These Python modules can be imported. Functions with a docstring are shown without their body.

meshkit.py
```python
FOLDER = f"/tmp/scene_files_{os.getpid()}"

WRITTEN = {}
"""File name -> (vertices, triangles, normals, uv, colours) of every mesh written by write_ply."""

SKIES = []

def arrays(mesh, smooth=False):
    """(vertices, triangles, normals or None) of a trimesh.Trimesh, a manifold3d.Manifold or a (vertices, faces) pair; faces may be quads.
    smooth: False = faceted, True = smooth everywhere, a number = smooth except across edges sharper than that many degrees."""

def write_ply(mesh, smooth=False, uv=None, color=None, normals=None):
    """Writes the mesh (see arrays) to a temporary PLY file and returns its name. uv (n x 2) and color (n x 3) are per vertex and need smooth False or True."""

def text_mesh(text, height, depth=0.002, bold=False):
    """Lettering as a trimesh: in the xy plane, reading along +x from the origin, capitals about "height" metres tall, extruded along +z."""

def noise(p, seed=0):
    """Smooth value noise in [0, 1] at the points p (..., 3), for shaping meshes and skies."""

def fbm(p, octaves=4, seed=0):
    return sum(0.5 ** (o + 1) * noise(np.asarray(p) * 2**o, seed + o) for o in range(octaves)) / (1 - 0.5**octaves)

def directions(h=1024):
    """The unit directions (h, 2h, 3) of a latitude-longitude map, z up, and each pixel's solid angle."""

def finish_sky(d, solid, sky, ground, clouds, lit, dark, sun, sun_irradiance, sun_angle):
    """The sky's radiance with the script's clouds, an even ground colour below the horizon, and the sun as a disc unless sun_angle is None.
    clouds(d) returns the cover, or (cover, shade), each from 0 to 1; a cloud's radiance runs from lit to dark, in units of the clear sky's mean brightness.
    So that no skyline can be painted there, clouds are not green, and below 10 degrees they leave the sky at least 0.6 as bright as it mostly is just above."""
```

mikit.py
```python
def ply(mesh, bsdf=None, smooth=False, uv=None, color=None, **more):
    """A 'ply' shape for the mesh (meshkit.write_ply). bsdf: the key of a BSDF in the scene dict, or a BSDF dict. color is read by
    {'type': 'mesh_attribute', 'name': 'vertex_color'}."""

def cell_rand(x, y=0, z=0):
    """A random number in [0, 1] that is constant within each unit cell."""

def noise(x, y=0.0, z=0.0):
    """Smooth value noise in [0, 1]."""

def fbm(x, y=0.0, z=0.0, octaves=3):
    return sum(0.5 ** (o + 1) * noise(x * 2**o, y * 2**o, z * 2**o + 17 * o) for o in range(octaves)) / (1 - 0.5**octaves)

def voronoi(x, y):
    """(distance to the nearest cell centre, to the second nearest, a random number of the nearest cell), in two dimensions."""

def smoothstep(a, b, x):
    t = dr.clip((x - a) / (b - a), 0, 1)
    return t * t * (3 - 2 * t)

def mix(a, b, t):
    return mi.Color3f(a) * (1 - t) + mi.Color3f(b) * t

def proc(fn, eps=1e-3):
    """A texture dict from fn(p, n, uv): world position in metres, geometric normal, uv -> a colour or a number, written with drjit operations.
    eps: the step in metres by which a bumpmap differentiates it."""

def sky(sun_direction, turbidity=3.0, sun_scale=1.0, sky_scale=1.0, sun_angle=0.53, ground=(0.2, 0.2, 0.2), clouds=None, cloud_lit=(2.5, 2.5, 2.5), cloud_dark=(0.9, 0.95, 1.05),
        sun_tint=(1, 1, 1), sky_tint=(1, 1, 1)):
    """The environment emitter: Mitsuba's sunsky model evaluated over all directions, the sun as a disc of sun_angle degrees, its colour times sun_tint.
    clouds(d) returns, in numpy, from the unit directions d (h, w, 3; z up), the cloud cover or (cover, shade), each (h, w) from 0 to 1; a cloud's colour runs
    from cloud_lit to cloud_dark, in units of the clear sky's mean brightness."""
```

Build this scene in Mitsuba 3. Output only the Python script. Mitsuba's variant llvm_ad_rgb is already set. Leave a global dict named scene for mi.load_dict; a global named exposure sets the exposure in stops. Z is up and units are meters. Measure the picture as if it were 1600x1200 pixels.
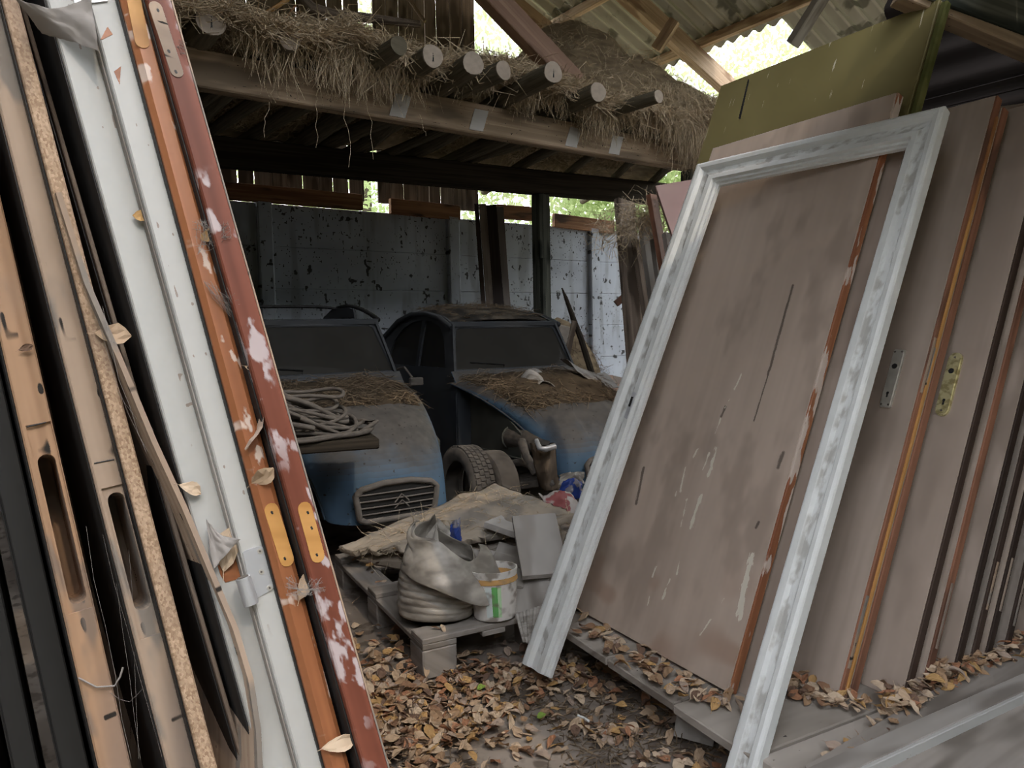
import math, random
from scipy.spatial import ConvexHull, cKDTree
import numpy as np, trimesh, drjit as dr, mitsuba as mi, mikit, manifold3d as m3
from mikit import noise, fbm, voronoi, smoothstep, mix, proc, cell_rand

# ---------------------------------------------------------------- camera, sky, exposure
FOC, EYE = 1164.0, 1.30                       # focal length in pixels of a 1600 px wide frame, eye height in metres
PITCH, ROLL = math.atan(85 / 1164), 0.02
_f = np.array([0, math.cos(PITCH), -math.sin(PITCH)]); _r0 = np.array([1.0, 0, 0]); _u0 = np.cross(_r0, _f)
_r = _r0 * math.cos(ROLL) - _u0 * math.sin(ROLL); _u = _u0 * math.cos(ROLL) + _r0 * math.sin(ROLL)
CAM = np.array([0, 0, EYE])
scene, labels = {}, {}
scene['camera'] = {'type': 'perspective', 'fov': 2 * math.degrees(math.atan(800 / FOC)), 'fov_axis': 'x', 'near_clip': 0.05, 'far_clip': 500.0,
                   'to_world': mi.ScalarTransform4f().look_at(origin=CAM.tolist(), target=(CAM + _f).tolist(), up=_u.tolist())}


def _clouds(d):
    z = np.clip(d[..., 2], 0.02, 1)
    x, y = d[..., 0] / (z + 0.35), d[..., 1] / (z + 0.35)
    s = 0.5 + 0.22 * np.sin(2.1 * x + 1.3 * np.sin(1.7 * y)) + 0.2 * np.sin(2.9 * y + 1.1 * np.sin(2.3 * x + 1))
    return np.full(z.shape, 0.97), np.clip(0.25 + 0.5 * s, 0, 1)


scene['sky'] = mikit.sky((0.35, -0.55, 0.75), turbidity=4, sun_scale=0.02, clouds=_clouds, cloud_lit=(1.84, 1.86, 1.93), cloud_dark=(1.22, 1.25, 1.33), ground=(0.14, 0.13, 0.1))
exposure = 4.9

rng = np.random.RandomState(7)
Z3 = np.array([0, 0, 1.0])
U = np.array([math.cos(math.radians(35)), math.sin(math.radians(35)), 0])     # along the back wall
V = np.array([-U[1], U[0], 0])                                                # into the barn


def unit(a): a = np.asarray(a, float); return a / np.linalg.norm(a)
def ray(x, y): return _f + _r * (x - 800) / FOC - _u * (y - 600) / FOC
def D(x, y, d): return CAM + ray(x, y) * d                                     # the point at that distance in front of the camera
def G(x, y, z=0.0): q = ray(x, y); return CAM + q * ((z - EYE) / q[2])        # the point at that height
def PV(x, y, v): q = ray(x, y); return CAM + q * (v / (V @ q))                 # the point that far into the barn
def onp(x, y, P, n): q = ray(x, y); return CAM + q * (((P - CAM) @ n) / (q @ n))
def uv3(u, v, z=0.0): return U * u + V * v + Z3 * z


# ---------------------------------------------------------------- meshes
_cnt = {}


def num(k):
    n = _cnt.get(k, 0); _cnt[k] = n + 1
    return k if n == 0 else f'{k}_{n:03d}'


def thing(name, label, cat, group=None, kind=None):
    k = num(name); labels[k] = {'label': label, 'category': cat}
    if group: labels[k]['group'] = group
    if kind: labels[k]['kind'] = kind
    return k


def struct(name, label=None):
    k = num(name); labels[k] = {'kind': 'structure'}
    if label: labels[k]['label'] = label
    return k


def put(key, mesh, bsdf, smooth=False):
    uv = None
    if isinstance(mesh, tuple) and len(mesh) == 3: mesh, uv = (mesh[0], mesh[1]), mesh[2]
    if uv is not None and smooth not in (True, False):      # split at sharp edges here, so that uv goes along
        tm = trimesh.graph.smooth_shade(trimesh.Trimesh(mesh[0], mesh[1], process=False), angle=math.radians(smooth), facet_minarea=None)
        uv = uv[cKDTree(mesh[0]).query(tm.vertices)[1]]; mesh, smooth = (tm.vertices, tm.faces), True
    scene[key] = mikit.ply(mesh, bsdf, smooth, uv=uv)
    return key


def part(parent, name, mesh, bsdf, smooth=False, label=None, kind=None):
    k = num(parent + '__' + name); put(k, mesh, bsdf, smooth)
    if label or kind: labels[k] = {a: b for a, b in (('label', label), ('kind', kind)) if b}
    return k


def single(name, mesh, bsdf, label, cat, group=None, kind=None, smooth=False):
    return put(thing(name, label, cat, group, kind), mesh, bsdf, smooth)


def _box24(h, c):
    h = np.asarray(h, float); v = []
    for s in np.array(np.meshgrid([-1, 1], [-1, 1], [-1, 1])).T.reshape(-1, 3):
        for a in range(3):
            q = s * (h - c); q[a] = s[a] * h[a]; v.append(q)
    return np.array(v)


_q = _box24([1, 1, 1], 0.2); _hf = ConvexHull(_q).simplices
_n = np.cross(_q[_hf[:, 1]] - _q[_hf[:, 0]], _q[_hf[:, 2]] - _q[_hf[:, 0]])
BOXF = np.where(((_n * _q[_hf].mean(1)).sum(1) < 0)[:, None], _hf[:, ::-1], _hf)


def box(size, ch=0.003, long=0):
    """A chamfered box round the origin with uv along and across its grain."""
    h = np.asarray(size, float) / 2; v = _box24(h, min(ch, h.min() * 0.45)); o = rng.rand(2) * 40
    a, b = [i for i in range(3) if i != long]
    return v, BOXF, np.stack([v[:, long] + o[0], v[:, a] + 1.3 * v[:, b] + o[1]], 1)


def xf(m, o, ex, ey, ez):
    R = np.array([ex, ey, ez]); f = np.asarray(m[1])
    return (m[0] @ R + o, f if np.linalg.det(R) > 0 else f[:, ::-1]) + tuple(m[2:])


def frame_of(ex, up=Z3):
    ex = unit(ex); up = np.asarray(up, float)
    if abs(ex @ unit(up)) > 0.98: up = V
    ey = unit(np.cross(up, ex)); return ex, ey, np.cross(ex, ey)


def bar(A, B, w, h, up=Z3, ch=0.004):
    """A beam from A to B, w wide across and h high along up."""
    A, B = np.asarray(A, float), np.asarray(B, float); ex, ey, ez = frame_of(B - A, up)
    return xf(box((np.linalg.norm(B - A), w, h), ch), (A + B) / 2, ex, ey, ez)


def slab(A, B, C, t, ch=0.002):
    """A board with corner A, width to B and length to C; its thickness t goes away from the camera."""
    ex = unit(C - A); w = B - A; w = w - ex * (w @ ex); W = np.linalg.norm(w); ey = w / W; L = np.linalg.norm(C - A)
    n = np.cross(ex, ey); n = n if n @ (A - CAM) > 0 else -n
    m = box((L, W, t), ch); v = m[0] @ np.array([ex, ey, n]) + A + ex * L / 2 + ey * W / 2 + n * t / 2
    f = m[1] if np.linalg.det(np.array([ex, ey, n])) > 0 else m[1][:, ::-1]
    return v, f, m[2]


def cat(ms):
    vs, fs, us, k = [], [], [], 0
    for m in ms:
        vs.append(m[0]); fs.append(np.asarray(m[1]) + k); k += len(m[0])
        us.append(m[2] if len(m) == 3 and m[2] is not None else np.zeros((len(m[0]), 2)))
    return np.vstack(vs), np.vstack(fs), np.vstack(us)


def tube(pts, r, sides=8, cap=True):
    p = np.asarray(pts, float); n = len(p); r = np.broadcast_to(r, (n,)).astype(float)
    t = np.gradient(p, axis=0); t /= np.linalg.norm(t, axis=1, keepdims=True) + 1e-12
    a = np.zeros_like(p); ref = np.array([0.3, 0.2, 1.0]) if abs(unit(t[0])[2]) < 0.9 else np.array([1.0, 0.2, 0])
    x = unit(np.cross(t[0], ref))
    for i in range(n):
        x = unit(x - t[i] * (x @ t[i])); a[i] = x
    b = np.cross(t, a); ang = np.arange(sides) * 2 * np.pi / sides
    v = (p[:, None] + r[:, None, None] * (np.cos(ang)[None, :, None] * a[:, None] + np.sin(ang)[None, :, None] * b[:, None])).reshape(-1, 3)
    i, j = np.meshgrid(np.arange(n - 1), np.arange(sides), indexing='ij'); j2 = (j + 1) % sides
    q = np.stack([i * sides + j, i * sides + j2, (i + 1) * sides + j2, (i + 1) * sides + j], -1).reshape(-1, 4)
    f = np.vstack([q[:, [0, 1, 2]], q[:, [0, 2, 3]]])
    s = np.concatenate([[0], np.cumsum(np.linalg.norm(np.diff(p, axis=0), axis=1))])
    uv = np.stack(np.broadcast_arrays(s[:, None] + rng.rand() * 20, (ang * 0.16)[None]), -1).reshape(-1, 2)
    if cap:
        v = np.vstack([v, p[0], p[-1]]); uv = np.vstack([uv, uv[0], uv[-1]]); e = np.arange(sides); e2 = (e + 1) % sides; k = n * sides
        f = np.vstack([f, np.stack([e2, e, np.full(sides, k)], 1), np.stack([e + (n - 1) * sides, e2 + (n - 1) * sides, np.full(sides, k + 1)], 1)])
    return v, f, uv


def grid(P, closed=False):
    """Triangles of a (n, m, 3) array of points."""
    n, m = P.shape[:2]; i, j = np.meshgrid(np.arange(n - 1), np.arange(m - 1), indexing='ij')
    q = np.stack([i * m + j, (i + 1) * m + j, (i + 1) * m + j + 1, i * m + j + 1], -1).reshape(-1, 4)
    return P.reshape(-1, 3), np.vstack([q[:, [0, 1, 2]], q[:, [0, 2, 3]]])


def shell(P, t, uv=None):
    """A sheet of points (n, m, 3) with thickness t (closed)."""
    n, m = P.shape[:2]
    du, dv = np.gradient(P, axis=0), np.gradient(P, axis=1); nr = np.cross(du, dv); nr /= np.linalg.norm(nr, axis=2, keepdims=True) + 1e-12
    a, f = grid(P); b = (P - nr * t).reshape(-1, 3); k = n * m
    idx = np.arange(k).reshape(n, m); rim = np.concatenate([idx[0, :-1], idx[:-1, -1], idx[-1, :0:-1], idx[:0:-1, 0]]); r2 = np.roll(rim, -1)
    side = np.vstack([np.stack([rim, rim + k, r2], 1), np.stack([r2, rim + k, r2 + k], 1)])
    if uv is None: uv = np.stack(np.meshgrid(np.linspace(0, 1, n), np.linspace(0, 1, m), indexing='ij'), -1).reshape(-1, 2)
    return np.vstack([a, b]), np.vstack([f, f[:, ::-1] + k, side[:, ::-1]]), np.vstack([uv, uv])


def lathe(profile, sides=28):
    """(r, z) points turned round z; uv = turn, height."""
    pr = np.asarray(profile, float); a = np.linspace(0, 2 * np.pi, sides + 1)
    P = np.stack([pr[:, None, 0] * np.cos(a), pr[:, None, 0] * np.sin(a), np.broadcast_to(pr[:, None, 1], (len(pr), sides + 1))], -1)
    v, f = grid(P); uv = np.stack(np.broadcast_arrays(a[None] / (2 * np.pi), pr[:, 1][:, None]), -1).reshape(-1, 2)
    return v, f[:, ::-1], uv


def plate(poly, n, t):
    """A flat piece: points of its outline in space, pushed out by t along n."""
    p = np.asarray(poly, float); n = unit(n); k = len(p); c = p.mean(0)
    v = np.vstack([p + n * t, p - n * 0.001, c + n * t, c - n * 0.001]); i = np.arange(k); j = (i + 1) % k
    f = np.vstack([np.stack([i, j, np.full(k, 2 * k)], 1), np.stack([j + k, i + k, np.full(k, 2 * k + 1)], 1), np.stack([i, i + k, j], 1), np.stack([j, i + k, j + k], 1)])
    if np.cross(p[1] - p[0], p[2] - p[1]) @ n < 0: f = f[:, ::-1]
    return v, f, np.stack([v @ unit(np.cross(n, [0.1, 0.9, 0.3])), v @ np.array([0.1, 0.2, 1])], 1)


def stadium(a, b, r, n=8):
    """Outline in two dimensions round the line a-b."""
    a, b = np.asarray(a, float), np.asarray(b, float); d = unit(b - a); q = np.array([-d[1], d[0]]); th = np.linspace(-np.pi / 2, np.pi / 2, n)
    return [b + r * (math.cos(t) * d + math.sin(t) * q) for t in th] + [a + r * (-math.cos(t) * d - math.sin(t) * q) for t in th]


def straws(pos, dirs, length, rad, bend=0.25, seed=0):
    """Many thin curved blades as one mesh: three-sided, two pieces each."""
    g = np.random.RandomState(seed); n = len(pos); pos = np.asarray(pos, float)
    d = np.asarray(dirs, float); d /= np.linalg.norm(d, axis=1, keepdims=True) + 1e-9
    L = np.broadcast_to(length, (n,))[:, None]; R = np.broadcast_to(rad, (n,))[:, None]
    s = np.cross(d, g.normal(size=(n, 3))); s /= np.linalg.norm(s, axis=1, keepdims=True) + 1e-9; o = np.cross(d, s)
    k = g.normal(size=(n, 1)) * bend
    rows = [(pos, 1.0), (pos + d * L * 0.5 + s * L * 0.5 * k, 1.0), (pos + d * L + s * L * k * 0.2 + o * L * k * 0.4, 0.45)]
    v = []
    for c, w in rows:
        for a in (0, 2.1, 4.2): v.append(c + R * w * (math.cos(a) * s + math.sin(a) * o))
    v = np.stack(v, 1); f = []
    for b in (0, 3):
        for j in range(3):
            j2 = (j + 1) % 3; f += [[b + j, b + j2, b + 3 + j2], [b + j, b + 3 + j2, b + 3 + j]]
    f = (np.array(f)[None] + (np.arange(n) * 9)[:, None, None]).reshape(-1, 3)
    uv = np.repeat(g.rand(n, 2), 9, axis=0)
    return v.reshape(-1, 3), f, uv


def npn(x, y=0.0, z=0.0):
    """Smooth value noise in numpy."""
    x, y, z = np.broadcast_arrays(np.asarray(x, float), y, z); i = [np.floor(a).astype(np.int64) for a in (x, y, z)]; t = [a - b for a, b in zip((x, y, z), i)]
    t = [a * a * (3 - 2 * a) for a in t]

    def h(a, b, c):
        k = (a * 374761393 + b * 668265263 + c * 2147483647) & 0xFFFFFFFF; k = ((k ^ (k >> 13)) * 1274126177) & 0xFFFFFFFF
        return ((k ^ (k >> 16)) & 0xFFFFFF) / 16777215.0
    r = 0
    for a in (0, 1):
        for b in (0, 1):
            for c in (0, 1):
                r = r + h(i[0] + a, i[1] + b, i[2] + c) * (t[0] if a else 1 - t[0]) * (t[1] if b else 1 - t[1]) * (t[2] if c else 1 - t[2])
    return r


def nfbm(x, y=0.0, z=0.0, o=3): return sum(0.5 ** (k + 1) * npn(x * 2 ** k, np.asarray(y) * 2 ** k, np.asarray(z) * 2 ** k + 17 * k) for k in range(o)) / (1 - 0.5 ** o)


# ---------------------------------------------------------------- materials
def bsdf(name, d): scene[name] = d; return name
def pr(c, rough=0.7, spec=0.3, **k): return {'type': 'principled', 'base_color': proc(c) if callable(c) else {'type': 'rgb', 'value': list(c)}, 'roughness': rough, 'specular': spec, **k}
def df(c): return {'type': 'diffuse', 'reflectance': proc(c) if callable(c) else {'type': 'rgb', 'value': list(c)}}
def two(d): return {'type': 'twosided', 'bsdf': d}


def wood(c1, c2, c3=None, fine=55.0, spots=0.0, worn=None, wornk=0.0):
    def f(p, n, uv):
        g = fbm(uv.x * 1.8, uv.y * fine, 0, 3); k = fbm(uv.x * 1.1, uv.y * 7, 5, 2)
        c = mix(c1, c2, smoothstep(0.3, 0.72, 0.6 * g + 0.4 * k))
        if c3 is not None: c = mix(c, c3, smoothstep(0.52, 0.74, fbm(uv.x * 3.0, uv.y * 9, 9, 3)))
        if spots: c = mix(c, mi.Color3f(0.02, 0.016, 0.013), smoothstep(1 - spots, 1 - spots + 0.05, noise(uv.x * 42, uv.y * 95, 3)))
        if worn is not None: c = mix(c, worn, wornk * smoothstep(0.56, 0.66, fbm(uv.x * 7, uv.y * 22, 21, 4)))
        return c
    return f


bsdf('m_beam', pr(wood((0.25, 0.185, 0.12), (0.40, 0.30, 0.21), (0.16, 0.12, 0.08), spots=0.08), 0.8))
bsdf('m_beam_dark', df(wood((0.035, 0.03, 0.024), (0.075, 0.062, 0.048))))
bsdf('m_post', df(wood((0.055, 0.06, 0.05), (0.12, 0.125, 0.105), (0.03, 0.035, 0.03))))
bsdf('m_rafter', pr(wood((0.40, 0.28, 0.18), (0.56, 0.42, 0.29), (0.28, 0.18, 0.11)), 0.75))
bsdf('m_brace', pr(wood((0.26, 0.16, 0.115), (0.36, 0.24, 0.175), (0.17, 0.10, 0.07)), 0.7))
bsdf('m_board_old', df(wood((0.16, 0.125, 0.10), (0.30, 0.245, 0.2), (0.09, 0.07, 0.055))))
bsdf('m_raw', pr(wood((0.235, 0.135, 0.075), (0.40, 0.255, 0.16), (0.27, 0.185, 0.135), spots=0.12, worn=(0.16, 0.13, 0.11), wornk=0.7), 0.75))
bsdf('m_raw_dusty', pr(wood((0.27, 0.195, 0.14), (0.385, 0.295, 0.225), (0.21, 0.165, 0.135), spots=0.10, worn=(0.19, 0.17, 0.15), wornk=0.9), 0.8))
bsdf('m_plate', pr(wood((0.20, 0.09, 0.045), (0.36, 0.19, 0.10), (0.08, 0.045, 0.03)), 0.7))


def _chip(p, n, uv):
    a, b, w = voronoi(uv.x * 330, uv.y * 480)
    return mix(mix((0.27, 0.18, 0.115), (0.50, 0.37, 0.265), w), (0.2, 0.15, 0.12), 0.5 * smoothstep(0.55, 0.75, fbm(uv.x * 9, uv.y * 20, 4, 3)))


bsdf('m_chip', df(_chip))


def _orange(p, n, uv):
    c = wood((0.215, 0.078, 0.032), (0.31, 0.122, 0.052))(p, n, uv)
    return mix(c, (0.6, 0.52, 0.46), 0.7 * smoothstep(0.66, 0.74, fbm(uv.x * 34 + uv.y * 20, uv.y * 60 - uv.x * 8, 14, 4)))


bsdf('m_orange', pr(_orange, 0.42, 0.4))


def _redv(p, n, uv):
    c = wood((0.115, 0.036, 0.022), (0.195, 0.064, 0.04))(p, n, uv)
    w = smoothstep(0.56, 0.68, fbm(uv.x * 34 + uv.y * 30, uv.y * 60 - uv.x * 9, 33, 4)) * smoothstep(0.40, 0.66, noise(uv.x * 9, uv.y * 22, 2))
    return mix(c, (0.50, 0.45, 0.46), 0.75 * w)


bsdf('m_red', pr(_redv, 0.45, 0.22))


def _white(p, n, uv):
    c = mix((0.37, 0.372, 0.357), (0.425, 0.428, 0.413), fbm(uv.x * 3, uv.y * 8, 1, 2))
    s = smoothstep(0.925, 0.94, noise(uv.x * 80, uv.y * 140, 8)) * smoothstep(0.5, 0.62, noise(uv.x * 5, uv.y * 9, 4))
    return mix(c, (0.2, 0.15, 0.12), 0.75 * s)


bsdf('m_white', pr(_white, 0.5, 0.4))


def _frame(p, n, uv):                          # uv.x along the member, uv.y across it: 0 = outer edge
    c = mi.Color3f(0.66, 0.68, 0.67)
    d = fbm(uv.x * 23 + uv.y * 19, uv.y * 44 - uv.x * 8, 7, 4)
    band = smoothstep(0.036, 0.044, uv.y) * (1 - smoothstep(0.068, 0.074, uv.y))
    c = mix(c, (0.30, 0.29, 0.26), (0.08 + 0.60 * band) * smoothstep(0.36, 0.70, d))
    return c


bsdf('m_frame', pr(_frame, 0.5, 0.35))
bsdf('m_face', pr(wood((0.33, 0.268, 0.222), (0.39, 0.32, 0.27), (0.28, 0.225, 0.185), fine=30), 0.55, 0.35))
bsdf('m_face_dark', pr(wood((0.21, 0.18, 0.155), (0.26, 0.225, 0.195), fine=30), 0.5, 0.35))
bsdf('m_edge_dark', pr(wood((0.03, 0.02, 0.016), (0.055, 0.036, 0.028)), 0.5))
bsdf('m_edge_brown', pr(wood((0.19, 0.085, 0.05), (0.28, 0.13, 0.08), (0.12, 0.06, 0.04)), 0.5))
bsdf('m_edge_yellow', pr(wood((0.36, 0.17, 0.045), (0.50, 0.27, 0.09), (0.28, 0.13, 0.05)), 0.5))


def _olive(p, n, uv):
    c = mix((0.135, 0.115, 0.045), (0.20, 0.172, 0.075), fbm(uv.x * 2.2, uv.y * 3, 2, 3))
    return mix(c, (0.5, 0.47, 0.36), 0.7 * smoothstep(0.79, 0.85, fbm(uv.x * 7, uv.y * 90, 4, 3)))


bsdf('m_olive', pr(_olive, 0.6))
bsdf('m_moss', df(lambda p, n, uv: mix((0.05, 0.065, 0.02), (0.2, 0.2, 0.08), fbm(p.x * 30, p.y * 30, p.z * 12, 3))))


def _concrete(p, n, uv):
    c = mix((0.33, 0.355, 0.40), (0.47, 0.505, 0.55), fbm(p.x * 3 + p.y * 2, p.z * 4, 1, 3))
    c = mix(c, (0.25, 0.26, 0.27), 0.6 * smoothstep(0.5, 0.75, fbm(p.x * 9 + p.y * 6, p.z * 1.5, 5, 3)))
    s = smoothstep(0.735, 0.77, fbm(p.x * 17 + p.y * 12, p.z * 15, 8, 3))
    s2 = smoothstep(0.86, 0.89, noise(p.x * 50 + p.y * 38, p.z * 50, 2)) * smoothstep(0.3, 0.6, noise(p.x * 2 + p.y, p.z * 3, 6))
    return mix(c, (0.035, 0.032, 0.03), dr.maximum(s, s2) * 0.9)


bsdf('m_concrete', df(_concrete))


def _dirt(p, n, uv):
    c = mix((0.20, 0.17, 0.145), (0.35, 0.305, 0.265), smoothstep(0.3, 0.7, fbm(p.x * 2.2, p.y * 2.2, 0, 4)))
    return mix(c, (0.085, 0.066, 0.052), 0.7 * smoothstep(0.54, 0.72, fbm(p.x * 17, p.y * 17, 4, 4)))


bsdf('m_dirt', df(_dirt))
bsdf('m_ground_out', df(lambda p, n, uv: mix((0.10, 0.12, 0.05), (0.2, 0.18, 0.12), fbm(p.x, p.y, 0, 3))))


def _sheet(p, n, uv):                          # uv.y = across the waves, in waves
    c = mix((0.33, 0.32, 0.25), (0.46, 0.45, 0.37), fbm(uv.x * 4, uv.y * 2.5, 3, 4))
    w = 0.5 + 0.5 * dr.cos(uv.y * 2 * math.pi)
    c = mix(c, (0.62, 0.60, 0.49), 0.7 * smoothstep(0.8, 1.0, w))
    return mix(c, (0.12, 0.12, 0.09), 0.8 * smoothstep(0.58, 0.72, fbm(uv.x * 7, uv.y * 1.1, 12, 4)))


bsdf('m_sheet', two(df(_sheet)))
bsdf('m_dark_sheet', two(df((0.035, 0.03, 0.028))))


def _hay(p, n, uv): return mix((0.36, 0.28, 0.18), (0.78, 0.66, 0.49), cell_rand(uv.x * 9999, uv.y * 999))


bsdf('m_straw', df(_hay))
bsdf('m_haybase', df(lambda p, n, uv: mix((0.10, 0.075, 0.048), (0.42, 0.33, 0.22), fbm(p.x * 14, p.y * 14, p.z * 26, 4))))
bsdf('m_litter', df(lambda p, n, uv: mix((0.035, 0.027, 0.02), (0.125, 0.096, 0.066), fbm(p.x * 14, p.y * 14, p.z * 26, 4))))
bsdf('m_rust', df(lambda p, n, uv: mix((0.07, 0.055, 0.042), (0.19, 0.145, 0.105), fbm(p.x * 16, p.y * 16, p.z * 9, 4))))
bsdf('m_straw_grey', df(lambda p, n, uv: mix((0.085, 0.064, 0.045), (0.26, 0.195, 0.13), cell_rand(uv.x * 9999, uv.y * 999))))
bsdf('m_chips', df(lambda p, n, uv: mix((0.44, 0.34, 0.22), (0.76, 0.63, 0.45), cell_rand(uv.x * 9999, uv.y * 999))))
bsdf('m_bark', df(lambda p, n, uv: mix((0.075, 0.07, 0.05), (0.22, 0.19, 0.14), fbm(uv.x * 6, uv.y * 40, 0, 4))))
bsdf('m_logend', df(lambda p, n, uv: mix((0.33, 0.28, 0.23), (0.48, 0.41, 0.34), fbm(p.x * 40, p.y * 40, p.z * 40, 3))))


def _carpaint(p, n, uv):
    c = mix((0.05, 0.11, 0.185), (0.085, 0.17, 0.27), fbm(p.x * 5, p.y * 5, p.z * 5, 3))
    d = smoothstep(0.18, 0.72, n.z + 0.5 * (fbm(p.x * 6, p.y * 6, p.z * 6, 4) - 0.5))
    c = mix(c, mix((0.055, 0.05, 0.044), (0.115, 0.102, 0.088), fbm(p.x * 22, p.y * 22, p.z * 22, 3)), 0.15 + 0.8 * d)
    return mix(c, (0.035, 0.028, 0.024), 0.8 * smoothstep(0.74, 0.8, fbm(p.x * 40, p.y * 40, p.z * 40, 3)))


bsdf('m_car', two(pr(_carpaint, 0.6, 0.35)))
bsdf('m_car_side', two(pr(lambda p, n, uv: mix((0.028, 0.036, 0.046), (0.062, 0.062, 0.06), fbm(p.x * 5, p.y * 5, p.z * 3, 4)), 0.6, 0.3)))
bsdf('m_inner', two(df(lambda p, n, uv: mix((0.06, 0.068, 0.062), (0.13, 0.125, 0.105), fbm(p.x * 7, p.y * 7, p.z * 7, 4)))))
bsdf('m_canvas', two(df(lambda p, n, uv: mix((0.045, 0.042, 0.038), (0.16, 0.135, 0.105), smoothstep(0.35, 0.75, fbm(p.x * 9, p.y * 9, p.z * 4, 4))))))
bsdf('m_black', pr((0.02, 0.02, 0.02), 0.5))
bsdf('m_iron', pr(lambda p, n, uv: mix((0.05, 0.046, 0.042), (0.15, 0.13, 0.11), fbm(p.x * 30, p.y * 30, p.z * 30, 3)), 0.7))
bsdf('m_greyplastic', pr(lambda p, n, uv: mix((0.10, 0.092, 0.085), (0.2, 0.18, 0.16), fbm(p.x * 25, p.y * 25, p.z * 25, 3)), 0.7))
bsdf('m_dustglass', {'type': 'blendbsdf', 'weight': proc(lambda p, n, uv: 0.62 + 0.36 * fbm(p.x * 4, p.y * 4, p.z * 5, 4)), 'glass': {'type': 'thindielectric'},
                     'dust': two(df((0.045, 0.043, 0.038)))})
bsdf('m_rubber', pr(lambda p, n, uv: mix((0.05, 0.046, 0.042), (0.16, 0.14, 0.12), fbm(p.x * 14, p.y * 14, p.z * 14, 3)), 0.85))
bsdf('m_cable', pr(lambda p, n, uv: mix((0.075, 0.066, 0.058), (0.17, 0.15, 0.13), fbm(p.x * 30, p.y * 30, p.z * 30, 3)), 0.7))
bsdf('m_steel', pr((0.50, 0.51, 0.53), 0.42, 0.5, metallic=0.55))
bsdf('m_silver', pr(lambda p, n, uv: mix((0.42, 0.40, 0.36), (0.56, 0.54, 0.49), fbm(p.x * 40, p.y * 40, p.z * 40, 2)), 0.4, 0.5, metallic=0.5))
bsdf('m_brass', pr(lambda p, n, uv: mix((0.34, 0.29, 0.13), (0.60, 0.55, 0.32), smoothstep(0.3, 0.6, fbm(p.x * 60, p.y * 60, p.z * 60, 3))), 0.38, 0.5, metallic=0.5))
bsdf('m_grey_board', df(wood((0.31, 0.29, 0.265), (0.43, 0.41, 0.385), (0.22, 0.20, 0.18), fine=14)))
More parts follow.
